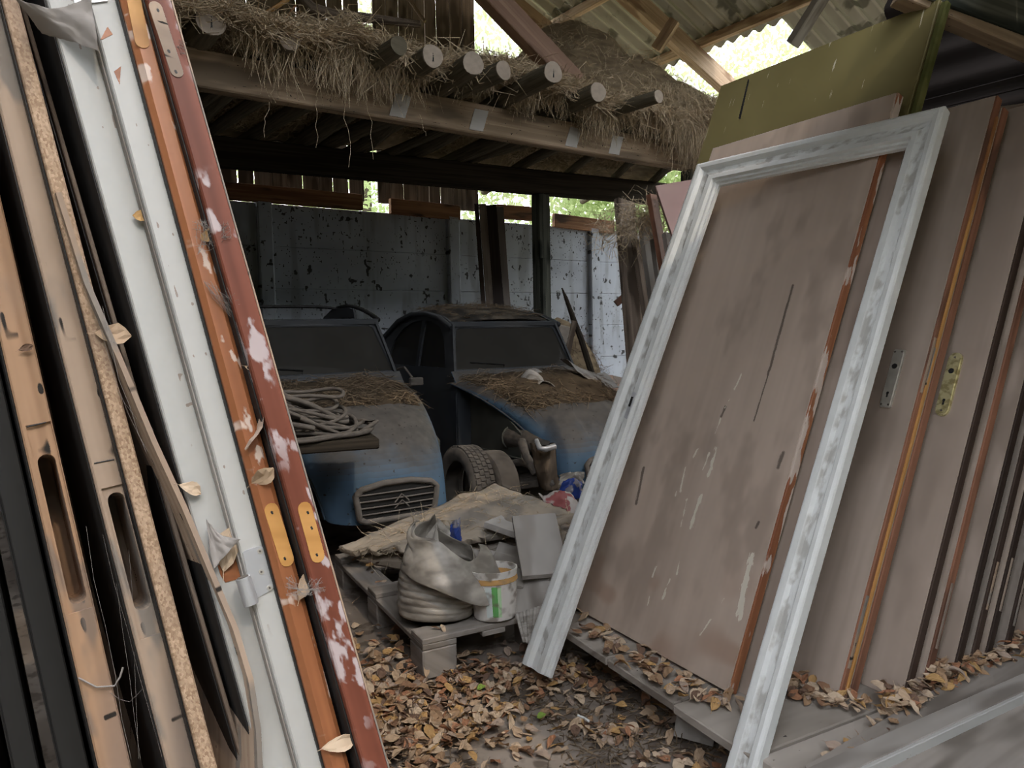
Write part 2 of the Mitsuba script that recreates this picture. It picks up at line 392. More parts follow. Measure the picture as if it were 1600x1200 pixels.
bsdf('m_pale_board', df(wood((0.42, 0.40, 0.375), (0.54, 0.52, 0.49), (0.34, 0.315, 0.29), fine=9)))
bsdf('m_pallet', df(wood((0.25, 0.225, 0.20), (0.35, 0.32, 0.29), (0.17, 0.15, 0.13), fine=35)))
bsdf('m_floorboard', df(wood((0.30, 0.27, 0.235), (0.40, 0.365, 0.325), (0.21, 0.185, 0.16), fine=20, spots=0.05)))


def _pile(p, n, uv):
    c = mix((0.20, 0.175, 0.15), (0.44, 0.395, 0.34), fbm(p.x * 13, p.y * 11, p.z * 11, 4))
    return mix(c, (0.56, 0.47, 0.36), 0.6 * smoothstep(0.5, 0.62, fbm(p.x * 5, p.y * 5, 3, 3)))


bsdf('m_pile', df(_pile))
bsdf('m_bag', two(pr(lambda p, n, uv: mix((0.19, 0.17, 0.145), (0.47, 0.44, 0.39), smoothstep(0.3, 0.75, fbm(p.x * 9, p.y * 9, p.z * 14, 4))), 0.38, 0.5)))


def _bucket(p, n, uv):                         # uv.x = turn, uv.y = height
    c = mi.Color3f(0.72, 0.70, 0.66)
    t = uv.x * 40
    c = dr.select((uv.y > 0.148) & (uv.y < 0.170), mi.Color3f(0.60, 0.36, 0.14), c)
    body = (uv.y > 0.02) & (uv.y < 0.142)
    c = dr.select(body & (uv.x > 0.735) & (uv.x < 0.775), mi.Color3f(0.16, 0.48, 0.15), c)
    c = dr.select(body & (uv.x > 0.775) & (uv.x < 0.80), mi.Color3f(0.50, 0.74, 0.45), c)
    c = dr.select(body & (uv.x > 0.69) & (uv.x < 0.735), mi.Color3f(0.70, 0.78, 0.76), c)
    return mix(c, (0.22, 0.18, 0.14), 0.75 * smoothstep(0.5, 0.68, fbm(p.x * 20, p.y * 20, p.z * 20, 3)))


bsdf('m_bucket', two(pr(_bucket, 0.45)))
bsdf('m_blue', two(pr(lambda p, n, uv: mix((0.03, 0.06, 0.27), (0.30, 0.28, 0.27), 0.8 * smoothstep(0.5, 0.62, fbm(p.x * 24, p.y * 24, p.z * 24, 3))), 0.4, 0.4)))
bsdf('m_redsack', two(pr(lambda p, n, uv: mix((0.50, 0.45, 0.42), (0.33, 0.10, 0.10), smoothstep(0.56, 0.66, fbm(p.x * 12, p.y * 12, p.z * 12, 3))), 0.6)))
bsdf('m_pink', pr(lambda p, n, uv: mix((0.36, 0.22, 0.195), (0.45, 0.31, 0.28), fbm(p.x * 4, p.y * 4, p.z * 4, 3)), 0.6))
bsdf('m_cobweb', two(df((0.30, 0.28, 0.265))))
bsdf('m_trunk', df((0.10, 0.085, 0.065)))
for _i, _c in enumerate([(0.46, 0.55, 0.28), (0.52, 0.58, 0.32), (0.56, 0.60, 0.36)]):
    bsdf(f'm_foliage_{_i}', {'type': 'principledthin', 'base_color': {'type': 'rgb', 'value': list(_c)}, 'roughness': 0.6, 'diff_trans': 1.0})
LEAFC = [(0.34, 0.225, 0.14), (0.44, 0.325, 0.225), (0.52, 0.41, 0.30), (0.27, 0.16, 0.10), (0.17, 0.11, 0.08), (0.46, 0.29, 0.13), (0.38, 0.195, 0.115), (0.36, 0.28, 0.225)]
for _i, _c in enumerate(LEAFC): bsdf(f'm_leaf_{_i}', two(df(_c)))
bsdf('m_leaf_green', two(df((0.22, 0.33, 0.07))))

#--STRUCTURE
# ---------------------------------------------------------------- ground, walls, roof
gx, gy = np.meshgrid(np.linspace(-6, 9, 300), np.linspace(-2.5, 11, 270), indexing='ij')
gz = 0.05 * (nfbm(gx * 1.1, gy * 1.1) - 0.5) + 0.018 * (nfbm(gx * 7, gy * 7, 3) - 0.5) - 0.012
put(struct('floor'), grid(np.stack([gx, gy, gz], -1)), 'm_dirt', True)
put(struct('ground'), grid(np.stack([*np.meshgrid(np.linspace(-70, 70, 30), np.linspace(-60, 80, 30), indexing='ij'), np.full((30, 30), -0.08)], -1)), 'm_ground_out')

VW, PANEL = 6.87, 0.385                        # the wall's face; the height of a panel
wb = struct('wall_back')
posts = [-1.85, 0.12, 2.10, 4.07, 6.03, 8.0]
for a, b in zip(posts[:-1], posts[1:]):
    for k in range(7):
        zt = 2.485 - k * PANEL
        c = uv3((a + b) / 2, VW + 0.025 + 0.002 * rng.randn(), zt - PANEL / 2)
        part(wb, 'panel', xf(box((b - a - 0.03, 0.05, PANEL + 0.001), 0.007), c, U, V, Z3), 'm_concrete')
for a in posts: part(wb, 'post', xf(box((0.135, 0.16, 2.72), 0.012), uv3(a, VW + 0.02, 1.14), U, V, Z3), 'm_concrete')

RE, REZ, SL = 6.5, 4.27, 0.415                # eave, its height, the slope; the ridge is at RR
RR = 2.9


def roofz(u): return REZ + (RE - u) * SL if u >= RR else REZ + (RE - RR) * SL - (RR - u) * SL


gb = struct('wall_gable')
u = -0.7
while u < 4.5:
    w = 0.125 + 0.035 * rng.rand(); c = u + w / 2
    bottom = 2.60
    if not 3.12 < c < 3.28:
        top = roofz(c) - 0.12
        part(gb, 'board', xf(box((top - bottom, w, 0.022), 0.002), uv3(c, VW + 0.12 + 0.01 * rng.rand(), (top + bottom) / 2), Z3, U, -V), 'm_board_old')
    u += w + rng.choice([0.003, 0.006, 0.012, 0.018])
wl = struct('wall_left')
v = 0.36
while v < 6.8:
    w = 0.17 + 0.04 * rng.rand()
    part(wl, 'board', xf(box((4.2, w, 0.025), 0.002), uv3(-0.82, v + w / 2, 2.1), Z3, V, U), 'm_beam_dark')
    v += w + 0.004
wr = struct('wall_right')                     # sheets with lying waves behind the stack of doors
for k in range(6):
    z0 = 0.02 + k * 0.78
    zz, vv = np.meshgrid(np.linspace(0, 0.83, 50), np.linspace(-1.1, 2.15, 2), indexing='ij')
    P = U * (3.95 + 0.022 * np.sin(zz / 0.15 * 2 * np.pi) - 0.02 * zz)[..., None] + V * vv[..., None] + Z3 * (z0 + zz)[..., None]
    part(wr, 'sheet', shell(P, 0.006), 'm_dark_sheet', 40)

v = 1.9
while v < 5.5:                                # side boards added below the eave to dim the back wall
    w = 0.15 + 0.04 * rng.rand()
    part(wr, 'board', xf(box((2.75, w, 0.022), 0.002), uv3(RE + 0.12, v + w / 2, 1.36 + 0.06 * rng.randn()), Z3, V, U), 'm_beam_dark'); v += w + 0.004
rf = struct('roof')
for side in (1, -1):
    rows = [(RR, 4.25), (4.1, 5.45), (5.3, 6.55)] if side > 0 else [(RR, 1.65), (1.8, 0.4), (0.55, -1.0)]
    for r, (ua, ub) in enumerate(rows):
        vv = 0.32
        while vv < 6.7:
            ve = min(vv + 1.06, 6.84)
            nn = 44; a, b = np.meshgrid(np.linspace(ua, ub + (0.5 if side > 0 and r == 2 and ve < 4.6 else 0), 3), np.linspace(vv, ve + 0.05, nn), indexing='ij')
            z = np.array([[roofz(x) for x in row] for row in a]) + 0.02 + 0.024 * np.cos(b / 0.165 * 2 * np.pi) + (0.012 * (2 - r))
            P = U * a[..., None] + V * b[..., None] + Z3 * z[..., None]
            sh = shell(P, 0.007, np.stack([(a + rng.rand() * 9).ravel(), (b / 0.165).ravel()], 1))
            part(rf, 'sheet', sh, 'm_sheet', 35)
            vv += 1.06
    for uu in ((RR + 0.1, 4.15, 5.37, 6.35) if side > 0 else (1.72, 0.48, -0.7)):
        A, B = uv3(uu, 0.32, roofz(uu) - 0.055), uv3(uu, 6.84, roofz(uu) - 0.055)
        part(rf, 'purlin', bar(A, B, 0.07, 0.09), 'm_rafter')
for vv in (0.9, 3.2, 5.5, 6.7):
    for ua, ub in ((RR, 6.98), (RR, -0.8)):
        A, B = uv3(ua, vv, roofz(ua) - 0.21), uv3(ub, vv, roofz(ub) - 0.21)
        part(rf, 'rafter', bar(A, B, 0.10, 0.20), 'm_rafter')
# low boards and joists added over the front right corner to shade the stacked doors
cf = struct('added_ceiling')
u = 1.3
while u < 3.85:
    part(cf, 'board', xf(box((3.1, 0.176, 0.024), 0.002), uv3(u + 0.09, -0.32, 2.52 + 0.004 * rng.rand()), V, -U, Z3), 'm_board_old'); u += 0.18
for v in (-1.8, -0.75, 0.25, 1.18): part(cf, 'joist', bar(uv3(1.27, v, 2.585), uv3(3.85, v, 2.585), 0.06, 0.09), 'm_beam')
# ---------------------------------------------------------------- wall plate, loft
ZB = 2.60                                      # underside of the loft beams
for k, (ua, ub, z, t) in enumerate([(0.9, 3.05, 2.56, 0.0), (3.35, 4.15, 2.55, -0.01), (4.62, 5.35, 2.59, 0.01), (5.42, 6.35, 2.55, -0.03)]):
    lab = ['brown wall plank lying on the wall top at the left, below the vertical boards', 'dark brown wall plank under the bright square gap in the boards', 'light brown wall plank left of the dark standing post', 'brown wall plank between the standing post and the leaning frames'][k]
    single('wall_plank', bar(uv3(ua, VW - 0.03, z), uv3(ub, VW - 0.03, z + t), 0.06, 0.15), 'm_plate', lab, 'plank')
FB0, FB1 = D(340, 140, 3.94), D(1080, 265, 6.2)
fbd = unit((FB1 - FB0) * [1, 1, 0]); Fa = np.array([FB0[0], FB0[1], 0]); fbl = np.linalg.norm((FB1 - FB0)[:2])
fbn = np.array([-fbd[1], fbd[0], 0])


def loft(a, b, z): return Fa + fbd * a + fbn * b + Z3 * z


k = single('loft_beam', bar(loft(-0.9, 0.06, ZB + 0.10), loft(fbl + 0.12, 0.06, ZB + 0.10), 0.09, 0.20, ch=0.008), 'm_beam', 'squared tan timber beam along the front of the hayloft', 'beam')
for x, y in ((622, 182), (745, 200), (893, 213), (960, 226)):
    a = (onp(x, y, loft(0, 0.01, 0), fbn) - Fa) @ fbd
    q = [loft(a - 0.06, 0.014, ZB + 0.02), loft(a + 0.05, 0.014, ZB + 0.02), loft(a + 0.10, 0.014, ZB + 0.16), loft(a - 0.01, 0.014, ZB + 0.16)]
    part(k, 'pale_patch', plate(q, -fbn, 0.003), 'm_pale_board')
rb = lambda a: 1.94 - .115 * a
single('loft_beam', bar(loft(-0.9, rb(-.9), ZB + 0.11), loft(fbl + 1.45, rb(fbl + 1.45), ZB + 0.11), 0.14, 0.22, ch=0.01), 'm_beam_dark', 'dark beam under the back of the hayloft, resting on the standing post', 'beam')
pb = G(845, 560, 0.0)
rn = unit(np.cross(Z3, loft(5, rb(5), 0) - loft(0, rb(0), 0))); a845 = (onp(846, 400, loft(0, rb(0), 0), rn) - Fa) @ fbd; b845 = rb(a845)
k = thing('loft_post', 'dark greenish wooden post standing behind the right hand car roof', 'post')
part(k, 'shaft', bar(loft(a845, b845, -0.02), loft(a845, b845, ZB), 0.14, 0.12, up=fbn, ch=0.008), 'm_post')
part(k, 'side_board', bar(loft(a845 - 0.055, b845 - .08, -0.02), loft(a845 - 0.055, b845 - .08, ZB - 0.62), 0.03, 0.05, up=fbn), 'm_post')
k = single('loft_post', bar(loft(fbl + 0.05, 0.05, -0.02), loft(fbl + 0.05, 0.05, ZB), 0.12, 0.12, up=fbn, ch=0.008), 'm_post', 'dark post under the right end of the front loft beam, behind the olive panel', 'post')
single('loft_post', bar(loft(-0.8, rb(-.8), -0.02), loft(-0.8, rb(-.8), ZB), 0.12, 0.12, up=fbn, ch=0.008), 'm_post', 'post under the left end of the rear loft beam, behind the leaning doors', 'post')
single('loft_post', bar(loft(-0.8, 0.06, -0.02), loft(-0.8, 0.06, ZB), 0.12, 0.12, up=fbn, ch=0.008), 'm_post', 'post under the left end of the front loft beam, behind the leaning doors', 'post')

ends = [(330, 30, 23), (448, 60, 18), (627, 72, 15), (673, 88, 18), (738, 98, 18), (790, 110, 15), (864, 113, 16.5), (931, 145, 15), (1030, 151, 10)]
wh = ['first pole from the left, thick, with a cracked cut end', 'second pole from the left, half buried in straw', 'dark mossy pole end just left of a paler pole end', 'pole with a pale grey cut end beside the dark mossy one', 'pole with a broken cobwebbed end, fifth from the left', 'pole with a round pale cut end left of the slanting brace',
      'pole with a clean pale cut end under the slanting brace', 'pole with a pale round end below the foot of the brace', 'thin split pole at the right end of the row']
for (x, y, r), w in zip(ends, wh):
    hy = 515 - 0.02 * (x - 800); zc = ZB + 0.20 + 0.072
    d = (zc - EYE) * FOC / (hy - y); E0 = D(x, y, d); rad = r / FOC * d
    dirn = unit(V + 0.10 * rng.randn() * U); L = 2.8
    tt = np.linspace(0, L, 14); P = E0 + dirn * tt[:, None]; P[:, 2] = zc + np.linspace(E0[2] - zc, 0, 14) + (rad - 0.072) * np.linspace(0, -0.3, 14)
    P += np.stack([0.015 * np.sin(tt * 2 + x), 0 * tt, 0.008 * np.sin(tt * 3 + y)], 1)
    k = thing('loft_pole', 'round loft pole: ' + w, 'pole', 'round poles carrying the hayloft')
    part(k, 'trunk', tube(P, rad * (1 + 0.05 * np.sin(tt * 5)), 14), 'm_bark', 40)
    n0 = -dirn; ex, ey, ez = frame_of(n0)
    ring = [P[0] + rad * 0.985 * (math.cos(t) * ey + math.sin(t) * ez) * (1 + 0.04 * math.sin(3 * t + x)) for t in np.linspace(0, 2 * np.pi, 18)[:-1]]
    part(k, 'cut_end', plate(ring, n0, 0.006), 'm_bark' if x == 627 else 'm_logend', label='mossy cut end' if x == 627 else 'pale cut end')
    if x in (330, 673, 864):
        c0 = P[0] + n0 * 0.007
        part(k, 'crack', plate([c0 - ez * rad * 0.5 - ey * 0.004, c0 - ez * rad * 0.45 + ey * 0.005, c0 + ez * rad * 0.3 + ey * 0.002], n0, 0.002), 'm_black')
for i, a in enumerate(np.arange(-0.45, 4.1, 0.33)):
    if i in (0, 4, 8): continue
    tt = np.linspace(0.05, 2.75, 10); P = loft(a, 0, 0) + 0.0 + fbn * tt[:, None] + fbd * (0.06 * np.sin(tt + i) + max(0, a - 2.2) * .42 * tt)[:, None]
    P[:, 2] = ZB + 0.20 + 0.05 + 0.01 * np.sin(tt * 2.5 + i)
    single('loft_rod', tube(P, 0.035 + 0.012 * rng.rand(), 9), 'm_bark', 'dark thin pole seen from below under the hay, between the two loft beams', 'pole', 'thin dark poles under the hay', smooth=40)

# hay on the loft
na, nb = 150, 60
A_, B_ = np.meshgrid(np.linspace(0, 1, na), np.linspace(-0.18, 2.4, nb), indexing='ij')
A_ = -0.75 + A_ * (fbl + 1.30 + 0.45 * np.clip(B_, 0, 3))


def hay_h(a, b):
    g = lambda a0, b0, sa, sb: np.exp(-((a - a0) / sa) ** 2 - ((b - b0) / sb) ** 2)
    h = 0.10 + 0.16 * g(1.1, 0.9, 0.9, 0.8) + 0.38 * g(2.05, 1.2, 0.45, 0.9) + 0.72 * g(3.15, 0.9, 0.62, 0.75) + 0.30 * g(3.75, 0.4, 0.5, 0.6)
    h = h * (0.75 + 0.5 * nfbm(a * 2.3, b * 2.3, 1)) + 0.10 * (nfbm(a * 6, b * 6, 5) - 0.5)
    edge = np.clip((b + 0.22 + 0.25 * (npn(a * 3, 2.0) - 0.3)) / 0.35, 0, 1)
    return np.maximum(h, 0.03) * (0.25 + 0.75 * np.sqrt(edge)) * np.clip((fbl + 0.62 + 0.45 * np.clip(b, 0, 3) - a) / 0.3, 0, 1) ** 0.6


hz = ZB + 0.27
Hh = hay_h(A_, B_)
Ptop = Fa + fbd * A_[..., None] + fbn * B_[..., None] + Z3 * (hz + Hh)[..., None]
hb = thing('hay', 'heap of tangled dry hay lying on the loft poles and hanging over the front beam', 'hay', kind='stuff')
put(hb + '__base', shell(Ptop[:, ::-1], 0.06), 'm_haybase', True); labels[hb + '__base'] = {'kind': 'stuff'}
N = 60000
aa, bb = -0.7 + rng.rand(N) * (fbl + 1.2), -0.22 + rng.rand(N) ** 1.5 * 2.2
hh = hay_h(aa, bb); e = 0.02
gr = np.stack([(hay_h(aa + e, bb) - hh) / e, (hay_h(aa, bb + e) - hh) / e], 1)
dl = rng.normal(size=(N, 2)); dz = (dl * gr).sum(1) + 0.16 * rng.randn(N)
dirs = fbd * dl[:, :1] + fbn * dl[:, 1:] + Z3 * dz[:, None]
pos = Fa + fbd * aa[:, None] + fbn * bb[:, None] + Z3 * (hz + hh + 0.01 * rng.rand(N))[:, None]
put(hb + '__straws', straws(pos, dirs, 0.06 + 0.16 * rng.rand(N), 0.0019 + 0.0016 * rng.rand(N), 0.5, 1), 'm_straw'); labels[hb + '__straws'] = {'kind': 'stuff'}
# strands hanging down in front of the beam, in tufts
tp, td, tl = [], [], []
for a0, n, ln in ((0.18, 150, 0.16), (0.33, 120, 0.26), (0.62, 260, 0.24), (0.80, 300, 0.24), (0.95, 200, 0.2), (1.12, 130, 0.22), (1.55, 90, 0.14), (2.0, 150, 0.16), (2.3, 120, 0.14), (2.62, 190, 0.24), (2.75, 160, 0.22), (3.1, 90, 0.18),
                  (3.3, 260, 0.22), (3.45, 300, 0.26), (3.6, 400, 0.3), (3.72, 420, 0.34), (3.85, 420, 0.36), (3.95, 350, 0.3), (4.1, 300, 0.25)):
    for _ in range(n):
        a = a0 + 0.07 * rng.randn(); b = -0.02 - 0.14 * rng.rand()
        if a0 > 3.2: b -= 0.05
        top = hz + 0.02 + (0.30 * rng.rand() if a0 > 3.2 else 0.10 * rng.rand())
        tp.append(loft(a, b, top)); td.append(-Z3 + 0.28 * rng.normal() * fbd + 0.12 * rng.normal() * fbn); tl.append(ln * (0.4 + 0.9 * rng.rand()))
put(hb + '__fringe', straws(tp, td, np.array(tl), 0.0021, 0.35, 2), 'm_straw'); labels[hb + '__fringe'] = {'kind': 'stuff'}
lg = []
for x, y0, y1 in ((432, 90, 130), (418, 160, 215), (495, 150, 225), (570, 130, 250), (655, 180, 212), (540, 145, 260), (1062, 230, 262), (430, 100, 158)):
    p0, p1 = onp(x, y0, loft(0, -0.03, 0), fbn), onp(x + 6 * rng.randn(), y1, loft(0, -0.03, 0), fbn)
    t = np.linspace(0, 1, 7)[:, None]; P = p0 * (1 - t) + p1 * t + 0.008 * rng.normal(size=(7, 3)); lg.append(tube(P, 0.0014, 4))
put(hb + '__long_strands', cat(lg), 'm_straw'); labels[hb + '__long_strands'] = {'kind': 'stuff'}

# brace and loose boards above the loft
p1 = D(898, 133, 5.22); dn = D(772, 0, 5.0)
k = single('roof_brace', bar(p1 + unit(p1 - dn) * 0.0, dn + (dn - p1) * 1.0, 0.10, 0.165, up=unit(np.cross(dn - p1, V)), ch=0.006), 'm_brace', 'reddish brown slanting brace ending among the pale pole ends', 'beam')
single('roof_strut', bar(D(1025, 78, 7.3), D(1055, 32, 7.2), 0.08, 0.10), 'm_rafter', 'short dark strut between the hay and the roof rafter', 'strut')
single('roof_strut', bar(D(1238, 70, 6.4), D(1290, -12, 6.2), 0.06, 0.13, up=U), 'm_grey_board', 'pale upright strut above the top edge of the olive panel', 'strut')
single('loft_branch', tube([D(470, -5, 4.9), D(488, 14, 4.9), D(520, 22, 4.95), D(590, 30, 5.1), D(655, 38, 5.3)], [0.03, 0.04, 0.034, 0.03, 0.025], 10), 'm_board_old', 'pale bent branch lying over the hay near the gable boards', 'branch', smooth=40)
single('loft_stick', bar(D(395, 34, 4.5), D(452, -2, 4.6), 0.05, 0.02), 'm_edge_yellow', 'greenish yellow lath sticking up from the hay beside the second pole', 'lath')
single('loft_stick', bar(D(441, 36, 4.6), D(462, 8, 4.65), 0.018, 0.012), 'm_edge_yellow', 'thin yellow stick rising from the hay under the bent branch', 'stick')
single('loft_stick', bar(D(640, 0, 6.6), D(664, 34, 6.6), 0.05, 0.03), 'm_beam', 'narrow dark slanting lath in front of the gable boards', 'lath')
# beam at the top right, in front of the dark sheets
single('tie_beam', bar(D(1405, -12, 2.75), D(1660, 95, 2.75), 0.09, 0.075, up=[0.35, 0, 1]), 'm_beam', 'greenish roof beam crossing the top right corner above the door stack', 'beam')
single('tie_board', bar(D(1450, -40, 2.7), D(1680, 45, 2.7), 0.03, 0.17, up=[0.35, 0, 1]), 'm_post', 'dark mossy board above the beam in the top right corner', 'board')

# ---------------------------------------------------------------- doors leaning on the right
R0n = G(1150, 1085, 0.15); R0f = G(905, 950, 0.15); wdir = unit(R0f - R0n)      # along the door, away from the camera
tn = np.array([1.369, 2.638, 2.063]); ax = unit(tn - R0n); ax = unit(ax - wdir * (ax @ wdir)); nrm = np.cross(ax, wdir); nrm = nrm if nrm @ (R0n - CAM) > 0 else -nrm
DW = np.linalg.norm(R0f - R0n)


def door(near, label, face, edge, W=0.83, L=2.05, t=0.04, extra=None):
    """A door leaf: its near lower corner, going back along wdir and up along ax; a face sheet and the wooden core that shows at its edges."""
    k = thing('door_leaf', label, 'door')
    core = slab(near + nrm * 0.004, near + nrm * 0.004 + wdir * W, near + nrm * 0.004 + ax * L, t - 0.008, 0.0015)
    part(k, 'core', core, edge)
    part(k, 'face_sheet', slab(near + wdir * 0.006, near + wdir * (W - 0.002), near + wdir * 0.006 + ax * (L - 0.002), 0.004, 0.001), face)
    part(k, 'back_sheet', slab(near + nrm * (t - 0.004) + wdir * 0.006, near + nrm * (t - 0.004) + wdir * (W - 0.002), near + nrm * (t - 0.004) + wdir * 0.006 + ax * (L - 0.002), 0.004, 0.001), face)
    return k


# streaks of white paint and scratches on the front door, at their place on it
def on_door(x, y): q = onp(x, y, R0n, nrm) - R0n; return q @ ax, q @ wdir


STR = [((1168, 590), (1158, 612), .006), ((1150, 628), (1142, 642), .004), ((1136, 658), (1127, 682), .006), ((1129, 705), (1118, 745), .010), ((1118, 712), (1108, 738), .005), ((1081, 733), (1073, 772), .006), ((1105, 780), (1090, 826), .011),
       ((1083, 785), (1074, 826), .005), ((1067, 770), (1065, 778), .005), ((1186, 872), (1165, 965), .016), ((1056, 910), (1046, 938), .008), ((1072, 880), (1068, 900), .005), ((1036, 888), (1030, 905), .005), ((1025, 935), (1022, 948), .004), ((1122, 970), (1105, 995), .003), ((1142, 938), (1138, 945), .003), ((1100, 705), (1093, 718), .005)]
DRK = [((1248, 452), (1210, 590), .006), ((1210, 590), (1188, 662), .004), ((1234, 712), (1226, 735), .008), ((1015, 735), (1004, 790), .008), ((1196, 820), (1192, 828), .006), ((1163, 130), (1156, 180), .004), ((1143, 640), (1137, 655), .007)]
STR = [(*on_door(*a), *on_door(*b), w) for a, b, w in STR]; DRK = [(*on_door(*a), *on_door(*b), w) for a, b, w in DRK]


def _cap(x, y, s):
    ax_, ay, bx, by, w = s; dx, dy = bx - ax_, by - ay; h = dr.clip(((x - ax_) * dx + (y - ay) * dy) / (dx * dx + dy * dy), 0, 1)
    return dr.sqrt(dr.square(x - ax_ - h * dx) + dr.square(y - ay - h * dy)) / w


def _face1(p, n, uv):
    q = p - mi.Point3f(*R0n.tolist()); x, y = dr.dot(q, mi.Vector3f(*ax.tolist())), dr.dot(q, mi.Vector3f(*wdir.tolist()))
    c = mix((0.42, 0.335, 0.275), (0.51, 0.415, 0.345), fbm(x * 1.5, y * 26, 3, 3))
    c = mix(c, (0.27, 0.21, 0.17), 0.5 * smoothstep(0.55, 0.8, fbm(x * 4, y * 8, 8, 4)))
    c = mix(c, (0.34, 0.22, 0.16), 0.6 * smoothstep(0.6, 0.8, noise(x * 9, y * 9, 5)) * (1 - smoothstep(0.1, 0.45, x)))
    m, k = mi.Float(9), mi.Float(9)
    for s in STR: m = dr.minimum(m, _cap(x, y, s))
    for s in DRK: k = dr.minimum(k, _cap(x, y, s))
    rag = fbm(x * 40, y * 130, 2, 3)
    c = mix(c, (0.055, 0.042, 0.034), 0.75 * (1 - smoothstep(0.4, 1.2, k + 0.9 * (rag - 0.5))))
    return mix(c, (0.66, 0.62, 0.53), 0.9 * (1 - smoothstep(0.55, 0.8, m + 2.3 * (rag - 0.44))))


bsdf('m_face1', pr(_face1, 0.5, 0.35))


def _edge1(p, n, uv):
    c = wood((0.24, 0.09, 0.045), (0.36, 0.155, 0.075))(p, n, uv)
    return mix(c, (0.62, 0.55, 0.49), 0.85 * smoothstep(0.58, 0.64, fbm(uv.x * 9, uv.y * 30, 14, 4)))


bsdf('m_edge1', pr(_edge1, 0.5))
R1n = R0n - nrm * 0.034
k = door(R1n, 'large brown grey door streaked with white paint, seen through the white frame', 'm_face1', 'm_edge1', W=DW + 0.02, L=2.085)
q = R0n - wdir * 0.001
R2n = R0n + nrm * 0.022 - wdir * 0.05
k = door(R2n, 'plain grey brown door directly behind the white streaked door, showing a narrow strip', 'm_face', 'm_edge_dark', W=DW + 0.02, L=1.98)
# the olive panel stands behind those two and rises above them
On = R0n + nrm * 0.07 + wdir * 0.02
t_ = 2.3
from scipy.optimize import brentq


def _py(t):
    w = On + ax * t - CAM; return 600 - FOC * (w @ _u) / (w @ _f) + 3


OL = brentq(_py, 1.5, 3.5)
k = thing('olive_panel', 'tall olive green board rising above the brown doors on the right', 'panel')
part(k, 'sheet', slab(On, On + wdir * 1.07, On + ax * OL, 0.035, 0.003), 'm_olive')
part(k, 'mossy_edge', slab(On - wdir * 0.03 + nrm * 0.004, On - wdir * 0.002 + nrm * 0.004, On - wdir * 0.03 + nrm * 0.004 + ax * OL * 0.995, 0.03, 0.008), 'm_moss')
q = [onp(x, y, On, nrm) for x, y in ((1169, 124), (1171, 125), (1157, 186), (1154, 185))]
part(k, 'scratch', plate(q, -nrm, 0.001), 'm_black')


def nearof(x, y): return G(x, y, 0.15)


n3 = nearof(1309, 1094)
k3 = door(n3, 'brown door with a rectangular silver lock plate, orange brown edge, right of the white frame', 'm_face', 'm_edge_brown', L=2.07)
part(k3, 'edge_strip', slab(n3 + nrm * 0.022 - wdir * 0.006, n3 + nrm * 0.034 - wdir * 0.006, n3 + nrm * 0.022 - wdir * 0.006 + ax * 2.0, 0.01, 0.002), 'm_edge_yellow', label='orange yellow strip along the edge')
n3b = n3 + nrm * 0.046 - wdir * 0.004
k = door(n3b, 'reddish brown door edge directly behind the door with the silver lock plate', 'm_face', 'm_edge_brown', L=2.05)
n4 = nearof(1410, 1097)
k4 = door(n4, 'brown grey door with a rounded brass lock plate, second wide strip right of the frame', 'm_face', 'm_edge_dark', L=2.05)
more = [((1438, 1087), 'narrow door strip with a brown edge directly right of the brass plate door', 'm_face', 'm_edge_brown'), ((1483, 1078), 'grey brown door strip right of the narrow brown edge', 'm_face', 'm_edge_dark'),
        ((1508, 1066), 'dark purple grey door strip with an upright pale latch plate, third from the right', 'm_face_dark', 'm_edge_dark'), ((1532, 1057), 'narrow grey door strip with a pale latch plate beside a yellow leaf', 'm_face', 'm_edge_dark'),
        ((1562, 1046), 'dark grey green door strip, second from the right edge', 'm_face_dark', 'm_edge_dark'), ((1604, 1022), 'brown grey door at the right edge of the picture', 'm_face', 'm_edge_dark')]
mk = []
for (x, y), lab, fm, em in more: n_ = nearof(x, y); mk.append((door(n_, lab, fm, em, L=2.05), n_))


def edge_mark(k, name, n_, x0, y0, x1, y1, w, bs, label=None, off=0.018):
    """A plate let into the near edge of a door, between two heights seen at those rows."""
    z0, z1 = [((onp(x, y, n_, wdir) - n_) @ ax) for x, y in ((x0, y0), (x1, y1))]
    lo, hi = min(z0, z1), max(z0, z1); o = n_ + nrm * (off - w / 2) - wdir * 0.004
    part(k, name, slab(o + ax * lo, o + ax * lo + nrm * w, o + ax * hi, 0.006, 0.001), bs, label=label)


def slab_edge(n_, lo, hi, off, w, t=0.004): o = n_ + nrm * off; return cat([xf(box((hi - lo, w, t), 0.001), o + ax * (lo + hi) / 2 - wdir * t / 2 + nrm * w / 2, ax, nrm, np.cross(ax, nrm))])


for k, n_, lo, hi, w in ((mk[0][0], mk[0][1], 0.15, 0.36, 0.010), (mk[2][0], mk[2][1], 0.24, 0.40, 0.009), (mk[3][0], mk[3][1], 0.22, 0.40, 0.009), (mk[4][0], mk[4][1], 0.15, 0.36, 0.008)):
    part(k, 'latch_plate', slab_edge(n_, lo, hi, 0.014, w), 'm_raw_dusty', label='pale unpainted latch recess')
part(k3, 'latch_plate', slab_edge(n3, 0.10, 0.33, 0.004, 0.012), 'm_raw_dusty', label='pale splintered recess')
part(k3, 'lock_recess', slab_edge(n3, 1.00, 1.19, 0.004, 0.010), 'm_raw_dusty', label='worn lock recess')
part(k3, 'lock_recess', slab_edge(n3, 1.03, 1.16, 0.019, 0.008), 'm_raw_dusty', label='worn lock recess')


